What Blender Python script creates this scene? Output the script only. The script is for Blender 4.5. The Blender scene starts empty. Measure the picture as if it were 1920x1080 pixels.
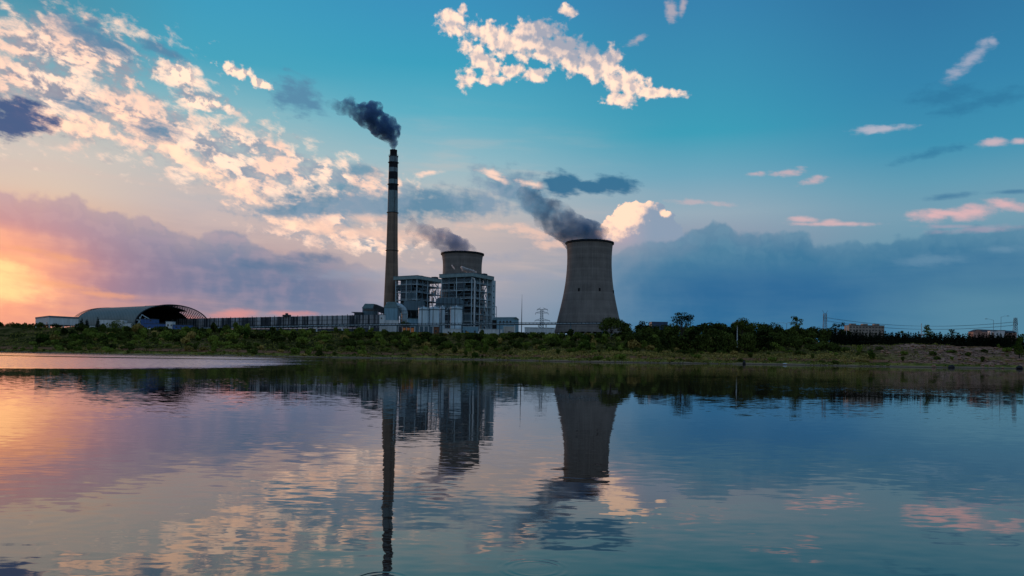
import bpy, math, random
import numpy as np
from mathutils import Vector, Matrix

random.seed(7)
sc = bpy.context.scene
COL = sc.collection
R = math.radians

# ------------------------------------------------------------------ camera
F, CX, HY, ROLL, CH = 1400.0, 960.0, 671.0, 0.0157, 1.6     # focal length and horizon in photo pixels, lean, eye height
cam = bpy.data.cameras.new('camera')
cam.sensor_width = 36.0
cam.lens = 36.0 * F / 1920.0
cam.shift_y = (HY - 540.0) / 1920.0
cam.clip_start, cam.clip_end = 0.1, 60000.0
camo = bpy.data.objects.new('camera', cam)
COL.objects.link(camo)
COSR, SINR = math.cos(ROLL), math.sin(ROLL)
camo.matrix_world = Matrix(((COSR, -SINR, 0, 0), (0, 0, -1, 0), (SINR, COSR, 0, CH), (0, 0, 0, 1)))
sc.camera = camo


def T(px, py, Y):
    """world point at depth Y seen at photo pixel (px, py)"""
    du, dv = px - CX, HY - py
    u = du * COSR - dv * SINR
    v = du * SINR + dv * COSR
    return Vector((u * Y / F, Y, CH + v * Y / F))


def ae(px, py):
    """azimuth and elevation (degrees) of a photo pixel"""
    p = T(px, py, F) - Vector((0, 0, CH))
    return math.degrees(math.atan2(p.x, p.y)), math.degrees(math.atan2(p.z, math.hypot(p.x, p.y)))


def lin(v):
    v /= 255.0
    return v / 12.92 if v <= 0.04045 else ((v + 0.055) / 1.055) ** 2.4


def S(r, g, b):
    return (lin(r), lin(g), lin(b), 1.0)


# ------------------------------------------------------------------ node helper
class G:
    """small expression builder over a node tree"""
    def __init__(self, nt):
        self.nt = nt

    def node(self, t, **kw):
        n = self.nt.nodes.new(t)
        for k, v in kw.items():
            setattr(n, k, v)
        return n

    def put(self, sock, v):
        if isinstance(v, E):
            self.nt.links.new(v.s, sock)
        elif isinstance(v, bpy.types.NodeSocket):
            self.nt.links.new(v, sock)
        elif v is not None:
            if hasattr(sock.default_value, '__len__') and not hasattr(v, '__len__'):
                v = (v,) * len(sock.default_value)
            if hasattr(sock.default_value, '__len__') and len(sock.default_value) == 3 and len(v) == 4:
                v = v[:3]
            sock.default_value = v

    def m(self, op, a, b=None, c=None, clamp=False):
        n = self.node('ShaderNodeMath', operation=op, use_clamp=clamp)
        self.put(n.inputs[0], a)
        if b is not None: self.put(n.inputs[1], b)
        if c is not None: self.put(n.inputs[2], c)
        return E(self, n.outputs[0])

    def mx(self, a, b): return self.m('MAXIMUM', a, b)
    def mn(self, a, b): return self.m('MINIMUM', a, b)

    def sm(self, x, lo, hi, a=0.0, b=1.0):
        n = self.node('ShaderNodeMapRange', interpolation_type='SMOOTHSTEP')
        self.put(n.inputs['Value'], x)
        self.put(n.inputs['From Min'], lo); self.put(n.inputs['From Max'], hi)
        self.put(n.inputs['To Min'], a); self.put(n.inputs['To Max'], b)
        return E(self, n.outputs['Result'])

    def lr(self, x, lo, hi, a=0.0, b=1.0):
        n = self.node('ShaderNodeMapRange')
        self.put(n.inputs['Value'], x)
        self.put(n.inputs['From Min'], lo); self.put(n.inputs['From Max'], hi)
        self.put(n.inputs['To Min'], a); self.put(n.inputs['To Max'], b)
        return E(self, n.outputs['Result'])

    def vec(self, x, y, z=0.0):
        n = self.node('ShaderNodeCombineXYZ')
        for i, v in enumerate((x, y, z)): self.put(n.inputs[i], v)
        return E(self, n.outputs[0])

    def vm(self, op, a, b=None, out=0):
        n = self.node('ShaderNodeVectorMath', operation=op)
        self.put(n.inputs[0], a)
        if b is not None: self.put(n.inputs[3 if op == 'SCALE' else 1], b)
        return E(self, n.outputs[out])

    def dot(self, a, b): return self.vm('DOT_PRODUCT', a, b, out=1)
    def length(self, a): return self.vm('LENGTH', a, out=1)

    def sep(self, v):
        n = self.node('ShaderNodeSeparateXYZ')
        self.put(n.inputs[0], v)
        return [E(self, o) for o in n.outputs]

    def noise(self, v, scale=1.0, detail=4.0, rough=0.55, dist=0.0, color=False, dim='2D'):
        n = self.node('ShaderNodeTexNoise', noise_dimensions=dim)
        self.put(n.inputs['Vector'], v)
        self.put(n.inputs['Scale'], scale); self.put(n.inputs['Detail'], detail)
        self.put(n.inputs['Roughness'], rough); self.put(n.inputs['Distortion'], dist)
        return E(self, n.outputs['Color' if color else 'Fac'])

    def mix(self, f, a, b, blend='MIX'):
        n = self.node('ShaderNodeMix', data_type='RGBA', blend_type=blend)
        self.put(n.inputs[0], f); self.put(n.inputs[6], a); self.put(n.inputs[7], b)
        return E(self, n.outputs[2])

    def ramp(self, f, stops, interp='LINEAR'):
        n = self.node('ShaderNodeValToRGB')
        cr = n.color_ramp
        cr.interpolation = interp
        stops = sorted(stops, key=lambda s: s[0])
        cr.elements[0].position, cr.elements[0].color = stops[0]
        cr.elements[1].position, cr.elements[1].color = stops[-1]
        for p, c in stops[1:-1]:
            e = cr.elements.new(p); e.color = c
        self.put(n.inputs[0], f)
        return E(self, n.outputs[0])

    def curve(self, x, pts, xr, yr):
        """piecewise curve y(x), pts given in real units"""
        n = self.node('ShaderNodeFloatCurve')
        cu = n.mapping.curves[0]
        q = [((a - xr[0]) / (xr[1] - xr[0]), (b - yr[0]) / (yr[1] - yr[0])) for a, b in sorted(pts)]
        cu.points[0].location = q[0]; cu.points[1].location = q[-1]
        for a, b in q[1:-1]: cu.points.new(a, b)
        for p in cu.points: p.handle_type = 'AUTO_CLAMPED'
        n.mapping.update()
        self.put(n.inputs['Value'], self.lr(x, xr[0], xr[1]))
        return E(self, n.outputs[0]) * (yr[1] - yr[0]) + yr[0]


class E:
    def __init__(self, g, s): self.g, self.s = g, s
    def __add__(a, b): return a.g.m('ADD', a, b)
    __radd__ = __add__
    def __sub__(a, b): return a.g.m('SUBTRACT', a, b)
    def __rsub__(a, b): return a.g.m('SUBTRACT', b, a)
    def __mul__(a, b): return a.g.m('MULTIPLY', a, b)
    __rmul__ = __mul__
    def __truediv__(a, b): return a.g.m('DIVIDE', a, b)


# ------------------------------------------------------------------ world: dusk sky with clouds, all in azimuth / elevation
SUN_AZ, SUN_EL = -40.0, 5.0
world = bpy.data.worlds.new('World')
sc.world = world
world.use_nodes = True
world.cycles.sampling_method = 'MANUAL'
world.cycles.sample_map_resolution = 512
nt = world.node_tree
for n in list(nt.nodes): nt.nodes.remove(n)
g = G(nt)
tc = g.node('ShaderNodeTexCoord')
dx, dy, dz = g.sep(tc.outputs['Generated'])
AZ = g.m('ARCTAN2', dx, dy) * (180 / math.pi)
EL = g.m('ARCSINE', dz) * (180 / math.pi)
EL = g.m('ABSOLUTE', EL)
P3 = g.vec(AZ, EL, 1.0)
PV = g.vec(AZ, EL, 0.0)


def local_axes(px, py):
    """rows that turn (az, el) into photo-pixel sized offsets round one spot of the sky"""
    a0, e0 = ae(px, py)
    a1, e1 = ae(px + 1, py); a2, e2 = ae(px, py - 1)
    J = np.array([[a1 - a0, a2 - a0], [e1 - e0, e2 - e0]])
    return np.linalg.inv(J), a0, e0


def ell(px, py, rx, ry, rot=0.0):
    """1 at the middle of an oval patch of sky, 0 on its rim; rot turns it clockwise"""
    K, a0, e0 = local_axes(px, py)
    r = R(-rot)
    Rm = np.array([[math.cos(r) / rx, math.sin(r) / rx], [-math.sin(r) / ry, math.cos(r) / ry]])
    A = Rm @ K
    t = -A @ np.array([a0, e0])
    X = g.dot(P3, (A[0, 0], A[0, 1], t[0]))
    Y = g.dot(P3, (A[1, 0], A[1, 1], t[1]))
    return 1.0 - g.length(g.vec(X, Y))


def union(ls):
    f = ell(*ls[0])
    for l in ls[1:]: f = g.mx(f, ell(*l))
    return f


def sky_ramp(x, stops):
    st = []
    for y, c in stops:
        st.append((ae(x, y)[1] / 60.0 if y > -5000 else 1.0, S(*c)))
    return g.ramp(EL / 60.0, st)


r0 = sky_ramp(60, [(-700, (38, 92, 140)), (-200, (60, 135, 165)), (0, (78, 148, 172)), (120, (120, 172, 186)), (200, (175, 185, 185)), (280, (212, 200, 190)), (350, (222, 198, 180)), (450, (235, 170, 130)), (540, (232, 165, 125)), (625, (205, 150, 130))])
r1 = sky_ramp(400, [(-700, (38, 95, 145)), (-200, (52, 140, 178)), (0, (64, 156, 190)), (110, (72, 164, 190)), (200, (135, 184, 196)), (300, (184, 192, 192)), (390, (196, 184, 184)), (480, (190, 160, 160)), (560, (178, 142, 150)), (600, (200, 140, 140)), (640, (200, 140, 140))])
r2 = sky_ramp(800, [(-700, (36, 90, 145)), (-200, (48, 128, 175)), (0, (60, 146, 188)), (120, (62, 160, 190)), (210, (92, 174, 196)), (300, (150, 187, 198)), (360, (178, 188, 192)), (430, (196, 182, 178)), (500, (186, 174, 176)), (560, (160, 160, 174)), (610, (138, 150, 168)), (650, (135, 148, 166))])
r3 = sky_ramp(1290, [(-700, (34, 84, 138)), (-200, (44, 112, 160)), (0, (56, 130, 174)), (150, (60, 146, 180)), (250, (62, 158, 184)), (330, (112, 166, 188)), (400, (152, 172, 186)), (450, (142, 152, 172)), (520, (110, 145, 170)), (640, (90, 135, 165))])
r4 = sky_ramp(1750, [(-700, (32, 80, 132)), (-200, (42, 102, 150)), (0, (50, 118, 162)), (150, (54, 132, 172)), (270, (64, 146, 178)), (340, (98, 156, 180)), (400, (118, 158, 178)), (500, (100, 145, 168)), (640, (84, 135, 160))])
az = [ae(x, 400)[0] for x in (60, 400, 800, 1290, 1750)]
col = g.mix(g.sm(AZ, az[0], az[1]), r0, r1)
col = g.mix(g.sm(AZ, az[1], az[2]), col, r2)
col = g.mix(g.sm(AZ, az[2], az[3]), col, r3)
col = g.mix(g.sm(AZ, az[3], az[4]), col, r4)

# shared cloud noise (wind-stretched) and the same noise a little nearer the sun, for shading
wv = g.vec(AZ * 0.62 - EL * 0.10, EL * 1.05 + AZ * 0.22, 0.0)
warp = g.vm('SCALE', g.vm('SUBTRACT', g.noise(wv, 0.5, 2, 0.5, color=True), (0.5, 0.5, 0.5)), 0.55)
wv2 = g.vm('ADD', wv, warp)
n_a = g.noise(wv2, 0.90, 6, 0.60)
n_as = g.noise(g.vm('ADD', wv2, (-0.24, -0.32, 0.0)), 0.95, 3, 0.55)
lit_a = g.lr(n_a - n_as, -0.14, 0.16)
n_f = g.noise(wv2, 2.1, 4, 0.55)
n_b = g.noise(PV, 1.15, 6, 0.55)                 # round, lumpy edge noise
n_bs = g.noise(g.vm('ADD', PV, (-0.25, -0.34, 0.0)), 1.15, 3, 0.5)
lit_b = g.lr(n_b - n_bs, -0.16, 0.16)
n_c = g.noise(PV, 0.9, 3, 0.42)
n_cs = g.noise(g.vm('ADD', PV, (-0.35, -0.45, 0.0)), 0.9, 2, 0.42)
lit_c = g.lr(n_c - n_cs, -0.16, 0.16)                  # rounder lumps for the bank tops
n_l = g.noise(PV, 0.24, 4, 0.5)                  # broad mottling
n_s = g.noise(g.vec(AZ * 0.12, EL * 0.9 + AZ * 0.03), 1.0, 4, 0.55)
n_w = g.noise(g.vec(AZ * 0.6 - EL * 0.1, EL * 1.7 + AZ * 0.25), 1.0, 6, 0.6)   # fibrous wisps    # long level streaks

CREAM = (1.24, 0.87, 0.66, 1.0); PEACH = S(246, 200, 176); SHADE = S(126, 146, 168)

# -- soft veil of brightness low in the middle and high thin veil on the left
col = g.mix(g.sm(g.lr(n_s, 0.42, 0.72) * g.sm(EL, 2, 8) * g.sm(EL, 22, 10) * g.sm(AZ, 18, -6), 0.0, 1.0) * 0.32, col, S(218, 192, 182))

# -- the long diagonal altocumulus field on the left
F1 = union([(110, 90, 230, 70, 12), (95, 165, 220, 95, 20), (270, 225, 260, 66, 30), (420, 300, 250, 52, 30), (330, 140, 70, 34, 32), (520, 320, 190, 62, 28),
            (370, 190, 90, 26, 15), (640, 335, 130, 38, 14), (600, 400, 130, 30, 15), (650, 445, 140, 24, 8)])
veil = g.sm(F1 * 0.9 + (n_a - 0.5) * 1.5 + (n_l - 0.5) * 0.8, 0.0, 0.75)
col = g.mix(veil * 0.62, col, g.mix(g.sm(AZ, -34, -12), S(182, 172, 176), S(152, 170, 184)))
d1 = g.sm(F1 * 0.75 + (n_a - 0.5) * 2.0 + (n_f - 0.5) * 0.9, -0.25, 0.80)
c1 = g.mix(g.sm(lit_a * 1.0 + (n_f - 0.5) * 0.9 + (n_l - 0.5) * 0.9 - g.sm(ell(190, 95, 200, 60, 24), 0.0, 0.9) * 0.35, -0.05, 0.75), g.mix(g.sm(AZ, -34, -10), S(150, 150, 165), S(142, 160, 178)), g.mix(g.sm(n_l, .4, .6), CREAM, (1.15, 0.74, 0.56, 1)))
col = g.mix(d1 * 0.94, col, c1)
# bright hem under the field
F1b = union([(330, 285, 250, 26, 32), (470, 365, 110, 20, 30), (150, 235, 100, 26, 12), (560, 420, 140, 16, 14)])
d1b = g.sm(F1b + (n_f - 0.5) * 1.6 + (n_a - 0.5) * 1.2, 0.0, 0.9)
col = g.mix(d1b * 0.75, col, (1.35, 0.84, 0.58, 1))

# -- small bright scrap right of the field
d2 = g.sm(union([(445, 133, 42, 15, 18), (490, 158, 32, 11, 22), (340, 135, 45, 22, 32), (385, 195, 55, 13, 10)]) * 0.9 + (n_b - 0.5) * 1.5 + (n_f - 0.5) * 0.8, 0.0, 0.5)
col = g.mix(d2 * 0.97, col, g.mix(g.sm(lit_b, 0.1, 0.5), S(205, 190, 188), CREAM))

# -- high broken cumulus in the middle
F3 = union([(850, 44, 32, 26, 20), (866, 16, 11, 10, 0), (905, 62, 40, 20, 20), (965, 78, 95, 34, 12), (1040, 92, 95, 34, 10), (1005, 60, 60, 26, 0), (1110, 122, 80, 32, 18),
            (1168, 155, 62, 28, 22), (1225, 174, 68, 11, 3), (1166, 186, 36, 18, 0), (1146, 106, 26, 18, 0), (874, 147, 19, 24, 0), (905, 112, 60, 20, 40),
            (958, 132, 36, 15, 0), (925, 150, 34, 10, 0), (1061, 20, 20, 13, 0), (1005, 140, 30, 16, 0), (840, 30, 24, 14, 0)])
d3 = g.sm(F3 * 1.0 + (n_b - 0.5) * 1.7 + (n_f - 0.5) * 0.9, -0.10, 0.50)
c3 = g.mix(g.sm(lit_b * 0.35 + (n_f - 0.5) * 0.2 + g.sm(ell(1075, 72, 150, 62, 14), 0, 0.9) * -0.5, -0.25, 0.42), S(168, 170, 184), CREAM)
col = g.mix(d3 * 0.97, col, c3)

# -- thin wisps on the right
def wisps(lst, amp, c, k, lo=-0.05, hi=1.0):
    global col
    d = g.sm(union(lst) * 1.0 + (n_w - 0.5) * amp * 1.3 + (n_b - 0.5) * amp * 0.6, lo, hi)
    col = g.mix(d * k, col, c)
wisps([(1820, 112, 78, 18, -42), (1862, 76, 16, 12, -30)], 1.3, S(172, 176, 196), 0.75)
wisps([(1652, 243, 72, 10, -5), (1640, 246, 36, 8, -12)], 1.2, S(188, 186, 200), 0.85)
wisps([(1860, 267, 36, 13, -8), (1914, 265, 22, 9, 0)], 1.1, S(205, 182, 190), 0.9)
wisps([(1524, 339, 40, 9, -14), (1480, 322, 36, 10, -6), (1415, 326, 20, 6, 0)], 1.4, S(206, 178, 184), 0.8)
wisps([(1318, 380, 78, 7, 2), (1260, 20, 14, 24, 0), (1280, 10, 10, 26, 10), (1195, 74, 24, 9, -25)], 1.6, S(196, 178, 184), 0.7)
wisps([(1850, 190, 140, 22, -14), (1740, 290, 100, 11, -14), (1770, 180, 90, 30, -5)], 1.3, S(44, 112, 152), 0.55)

# -- the blue-grey shelf behind the plant
F5 = union([(700, 385, 250, 34, 3), (860, 382, 150, 34, 0), (945, 352, 80, 34, 25), (560, 395, 130, 22, 0), (1000, 380, 70, 30, 20), (985, 360, 70, 40, 30), (800, 380, 180, 36, 0)])
d5 = g.sm(F5 * 0.9 + (n_b - 0.5) * 0.9 + (n_w - 0.5) * 0.9, -0.1, 0.7)
col = g.mix(d5 * 0.94, col, g.mix(g.sm(n_l + (n_b - .5) * .5, 0.35, 0.65), S(92, 136, 164), S(128, 154, 176)))
wisps([(925, 325, 30, 9, 10), (1000, 345, 34, 9, 10), (800, 325, 32, 7, -5), (930, 334, 40, 7, 20)], 1.3, (1.1, 0.74, 0.58, 1), 0.85)
# peach streaks lower in the middle
wisps([(1015, 440, 70, 16, 10), (1040, 458, 50, 14, 0), (985, 432, 50, 10, 0), (700, 440, 160, 18, 3), (620, 430, 90, 20, 10), (690, 410, 60, 10, 0), (930, 425, 90, 9, 0)], 1.5, S(240, 200, 182), 0.75)
# two dark blue fragments and dark rags over the field
wisps([(1056, 346, 50, 28, 5), (1112, 350, 60, 15, 2), (1150, 346, 52, 22, 3)], 0.75, S(52, 110, 146), 0.95, -0.05, 0.5)
wisps([(680, 320, 56, 18, 5), (640, 350, 70, 16, 0)], 1.1, S(104, 148, 172), 0.85)
wisps([(36, 216, 92, 40, 14), (20, 235, 90, 30, 0)], 1.3, S(70, 92, 134), 0.97, -0.05, 0.6)
wisps([(290, 246, 60, 24, 8), (150, 198, 60, 20, 5), (165, 66, 120, 24, 24), (200, 85, 80, 18, 20), (300, 92, 60, 14, 24), (585, 195, 26, 18, 0), (170, 45, 20, 14, 0), (560, 180, 60, 40, 30)], 1.2, S(88, 134, 166), 0.85, -0.1, 0.8)

# -- towering cumulus behind the right cooling tower
F6 = union([(1196, 420, 62, 40, -10), (1185, 398, 34, 22, 0), (1150, 425, 28, 20, -30), (1220, 430, 50, 30, 0), (1250, 412, 14, 20, 10), (1190, 460, 120, 36, 0), (1255, 440, 30, 30, 0), (1225, 415, 40, 34, 0)])
d6 = g.sm(F6 * 1.0 + (n_b - 0.5) * 0.75 + (n_f - 0.5) * 0.3, 0.0, 0.10) * g.sm(EL, ae(1196, 478)[1], ae(1196, 440)[1])
l6 = g.sm(ell(1168, 400, 76, 44, -40) + (n_b - 0.5) * 1.1 + (n_f - 0.5) * 0.5, -0.05, 0.6)
l6 = g.mx(l6, g.sm(ell(1248, 400, 13, 10) + (n_b - 0.5) * 0.8, 0.0, 0.4))
c6 = g.mix(l6, g.mix(g.sm(AZ, ae(1150, 430)[0], ae(1230, 430)[0]), S(184, 168, 180), S(140, 158, 180)), (1.2, 0.80, 0.58, 1))
col = g.mix(d6 * 0.95, col, c6)


# -- the two low cloud banks
def bank(edge, lump, soft):
    pts = []
    for x, y in edge: pts.append(ae(x, y))
    e = g.curve(AZ, pts, (-60.0, 60.0), (0.0, 20.0))
    h = e + (n_c - 0.5) * lump + (n_b - 0.5) * lump * 0.25 - EL
    return g.sm(h, -0.05, soft) * 0.68 + g.sm(h, 0.0, soft * 5.0) * 0.32
glow = g.m('POWER', g.sm(ell(-110, 530, 500, 250, -4), 0.0, 1.0), 1.5)
hot = g.sm(ell(-60, 512, 330, 130, 4) + (n_s - 0.5) * 0.5 + (n_c - 0.5) * 0.2, 0.0, 1.0)
bL = bank([(-900, 330), (-300, 345), (0, 356), (60, 362), (130, 364), (200, 388), (250, 398), (300, 412), (360, 438), (430, 428), (465, 442), (490, 458), (520, 470), (600, 476), (700, 500), (800, 560), (900, 600), (2600, 640)], 1.25, 0.42)
bLa = bL * g.sm(AZ, ae(800, 500)[0], ae(560, 500)[0])
cL = g.mix(g.sm(AZ, ae(0, 450)[0], ae(480, 450)[0]), S(180, 154, 168), S(136, 146, 168))
cL = g.mix(g.sm(EL, ae(300, 400)[1], ae(300, 520)[1]) * 0.7, cL, g.mix(g.sm(AZ, ae(100, 450)[0], ae(450, 450)[0]), S(164, 122, 142), S(92, 112, 148)))
cL = g.mix(g.sm(n_c * 0.5 + n_s * 0.5, 0.40, 0.70) * 0.30, cL, S(186, 158, 172))
cL = g.mix(g.sm(ae(450, 548)[1] - EL + (n_s - .5) * 2.2, 0.0, 2.6) * 0.85, cL, g.mix(g.sm(AZ, ae(120, 560)[0], ae(640, 560)[0]), S(222, 158, 140), S(146, 152, 170)))
cL = g.mix(g.sm(lit_c + (n_b - 0.5) * 0.5, 0.35, 0.95) * g.sm(EL, ae(300, 500)[1], ae(300, 410)[1]) * 0.25, cL, S(202, 172, 174))
col = g.mix(bLa * 0.97, col, cL)
wisps([(590, 482, 80, 14, 0), (520, 500, 120, 18, 4)], 0.9, S(84, 116, 150), 0.65)
wisps([(900, 485, 130, 14, -4), (700, 515, 170, 20, 0), (960, 520, 150, 16, 0)], 1.0, S(150, 158, 178), 0.5)
# sun glow over it
col = g.mix(glow * 0.88, col, (1.02, 0.34, 0.20, 1))
col = g.mix(hot * 0.75, col, (1.45, 0.62, 0.26, 1))
wisps([(-20, 530, 150, 46, 8), (10, 500, 60, 18, 10)], 0.7, (1.6, 0.86, 0.36, 1), 0.7, -0.1, 0.9)
wisps([(110, 482, 60, 12, 12), (60, 470, 60, 9, 8), (190, 552, 90, 10, 6), (120, 535, 110, 10, 8)], 0.9, S(246, 170, 128), 0.65)
wisps([(440, 590, 70, 14, -3), (330, 600, 90, 12, 0), (540, 588, 60, 8, 0)], 0.8, S(226, 148, 142), 0.75)

bR = bank([(-2600, 640), (900, 620), (1040, 560), (1100, 500), (1140, 478), (1200, 452), (1262, 446), (1290, 432), (1322, 424), (1340, 412), (1372, 424), (1392, 436), (1415, 434), (1440, 428), (1480, 430), (1500, 428), (1524, 446), (1570, 458), (1640, 448), (1700, 440), (1760, 428), (1850, 424), (1920, 420), (2400, 400)], 1.25, 0.42)
bRa = bR * g.sm(AZ + (n_l - 0.5) * 9.0 + (n_c - 0.5) * 2.0, ae(1040, 500)[0], ae(1330, 500)[0], 0.0, 0.97)
cR = g.mix(g.sm(EL, ae(1400, 435)[1], ae(1400, 560)[1]), S(78, 130, 160), S(46, 106, 150))
cR = g.mix(g.sm(AZ, ae(1500, 560)[0], ae(1850, 560)[0]) * g.sm(EL, ae(1800, 470)[1], ae(1800, 580)[1]), cR, S(84, 134, 160))
cR = g.mix(g.sm(n_l * 0.4 + n_s * 0.6, 0.38, 0.66) * 0.3, cR, S(92, 138, 164))
cR = g.mix(g.sm(ell(1600, 470, 320, 50, -2) + (n_b - .5) * 0.8, 0, 0.7) * 0.5, cR, S(50, 112, 150))
cR = g.mix(g.sm(lit_c + (n_b - 0.5) * 0.5, 0.40, 0.95) * g.sm(EL, ae(1400, 520)[1], ae(1400, 440)[1]) * 0.22, cR, S(112, 154, 176))
cR = g.mix(g.sm(ell(1420, 545, 330, 60, 2) + (n_s - 0.5) * 0.8, 0.0, 0.9) * 0.5, cR, S(42, 100, 148))
col = g.mix(bRa, col, cR)
wisps([(1745, 405, 60, 14, 0), (1820, 398, 70, 20, -4), (1890, 384, 60, 14, 8), (1780, 400, 90, 10, 0)], 0.9, S(226, 182, 184), 0.9)
wisps([(1510, 412, 40, 8, 3), (1556, 416, 26, 8, 0), (1560, 420, 110, 6, 0)], 1.0, S(220, 182, 184), 0.8)
wisps([(1840, 430, 120, 9, -3), (1780, 425, 70, 6, 0)], 1.1, S(172, 160, 178), 0.6)
wisps([(1780, 368, 60, 8, -6), (1890, 360, 50, 6, -2)], 1.0, S(60, 116, 154), 0.7)
wisps([(1740, 488, 80, 16, -2), (1880, 468, 60, 9, 0)], 1.0, S(108, 146, 172), 0.6)

# -- a Nishita dusk sky for everything beyond the photographed part
sky = g.node('ShaderNodeTexSky', sky_type='NISHITA')
sky.sun_disc = False
sky.sun_elevation = R(SUN_EL)
sky.sun_rotation = R(SUN_AZ)
nish = g.mix(1.0, E(g, sky.outputs[0]), (0.05, 0.05, 0.05, 1), 'MULTIPLY')
back = g.mix(g.sm(EL, 0, 45), S(116, 134, 156), S(94, 120, 150))
back = g.mix(1.0, back, nish, 'ADD')
front = g.sm(g.m('ABSOLUTE', AZ), 85.0, 55.0)
front = front * g.sm(EL, 70.0, 45.0)
col = g.mix(front, back, col)
bg = g.node('ShaderNodeBackground')
g.put(bg.inputs['Color'], col)
bg.inputs['Strength'].default_value = 1.0
wo = g.node('ShaderNodeOutputWorld')
nt.links.new(bg.outputs[0], wo.inputs['Surface'])

# ------------------------------------------------------------------ sun, low on the left behind the cloud bank
sl = bpy.data.lights.new('sun', 'SUN')
sl.energy = 1.0
sl.angle = R(10)
sl.color = (1.0, 0.55, 0.34)
so = bpy.data.objects.new('sun', sl)
COL.objects.link(so)
sd = Vector((math.sin(R(SUN_AZ)) * math.cos(R(SUN_EL)), math.cos(R(SUN_AZ)) * math.cos(R(SUN_EL)), math.sin(R(SUN_EL))))
so.rotation_euler = sd.to_track_quat('Z', 'Y').to_euler()

sc.view_settings.view_transform = 'Standard'
sc.view_settings.look = 'None'
sc.view_settings.exposure = 0.0
sc.view_settings.gamma = 1.0
sc.render.engine = 'CYCLES'
sc.cycles.use_denoising = True
sc.cycles.max_bounces = 6
sc.cycles.diffuse_bounces = 2
sc.cycles.glossy_bounces = 3
sc.cycles.volume_bounces = 1
sc.cycles.transparent_max_bounces = 8
sc.cycles.sample_clamp_indirect = 4.0

# ------------------------------------------------------------------ materials
def mat(name, base, rough=0.8, spec=0.3, metal=0.0, var=0.25, scale=0.3, bump=0.0, streak=False, emit=None, estr=0.0):
    """plain painted / weathered surface: base colour broken up by noise in object space"""
    m = bpy.data.materials.new(name)
    m.use_nodes = True
    nt = m.node_tree
    q = G(nt)
    b = nt.nodes['Principled BSDF']
    geo = q.node('ShaderNodeNewGeometry')
    p = E(q, geo.outputs['Position'])
    if streak:
        x, y, z = q.sep(p)
        p2 = q.vec(x, y, z * 0.12)
        n = q.noise(p2, scale * 2.5, 5, 0.6, dim='3D')
    else:
        n = q.noise(p, scale, 5, 0.6, dim='3D')
    k = q.lr(n, 0.3, 0.7, 1 - var, 1 + var)
    c = q.mix(1.0, (base[0], base[1], base[2], 1), q.vec(k, k, k), 'MULTIPLY')
    q.put(b.inputs['Base Color'], c)
    b.inputs['Roughness'].default_value = rough
    b.inputs['Specular IOR Level'].default_value = spec
    b.inputs['Metallic'].default_value = metal
    if emit:
        b.inputs['Emission Color'].default_value = emit
        b.inputs['Emission Strength'].default_value = estr
    m['nodes'] = 1
    return m


def mat_ribbed(name, base, alt, period, var=0.3, rough=0.6, horizontal=False, panel=0.0):
    """corrugated sheet / form-marked concrete: fine ribs that follow position, with panel to panel tone changes"""
    m = bpy.data.materials.new(name)
    m.use_nodes = True
    nt = m.node_tree
    q = G(nt)
    b = nt.nodes['Principled BSDF']
    geo = q.node('ShaderNodeNewGeometry')
    x, y, z = q.sep(geo.outputs['Position'])
    t = z if horizontal else x * 0.9 + y * 0.6
    w = q.m('SINE', t * (2 * math.pi / period))
    n = q.noise(q.vec(x * 0.5, y * 0.5, z * 0.05), 0.5, 5, 0.6, dim='3D')
    n2 = q.noise(q.vec(x, y, z), 0.08, 4, 0.6, dim='3D')
    f = q.lr(w, -1, 1, 0.25, 0.75) + (n - 0.5) * 1.3 * var / 0.3 + (n2 - 0.5) * 1.2
    if panel:
        wn = q.node('ShaderNodeTexWhiteNoise', noise_dimensions='1D')
        q.put(wn.inputs['W'], q.m('FLOOR', t / panel))
        f = f + (E(q, wn.outputs['Value']) - 0.5) * 1.3
    q.put(b.inputs['Base Color'], q.mix(q.lr(f, 0.0, 1.0), base, alt))
    b.inputs['Roughness'].default_value = rough
    b.inputs['Specular IOR Level'].default_value = 0.3
    return m


def mat_leaf(name, dark, light, dry=None):
    m = bpy.data.materials.new(name)
    m.use_nodes = True
    nt = m.node_tree
    q = G(nt)
    b = nt.nodes['Principled BSDF']
    geo = q.node('ShaderNodeNewGeometry')
    oi = q.node('ShaderNodeObjectInfo')
    rnd = E(q, geo.outputs['Random Per Island'])
    orn = E(q, oi.outputs['Random'])
    n = q.noise(geo.outputs['Position'], 0.35, 3, 0.5, dim='3D')
    nb_ = q.noise(geo.outputs['Position'], 0.035, 2, 0.5, dim='3D')
    f = q.lr(rnd * 0.55 + orn * 0.6 + (n - 0.5) * 1.0 + (nb_ - 0.5) * 1.6, 0.1, 1.0)
    c = q.mix(f, dark, light)
    if dry:
        c = q.mix(q.sm(orn + (n - 0.5) * 0.6, 0.72, 0.95), c, dry)
    q.put(b.inputs['Base Color'], c)
    b.inputs['Roughness'].default_value = 0.9
    b.inputs['Specular IOR Level'].default_value = 0.03
    return m


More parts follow.
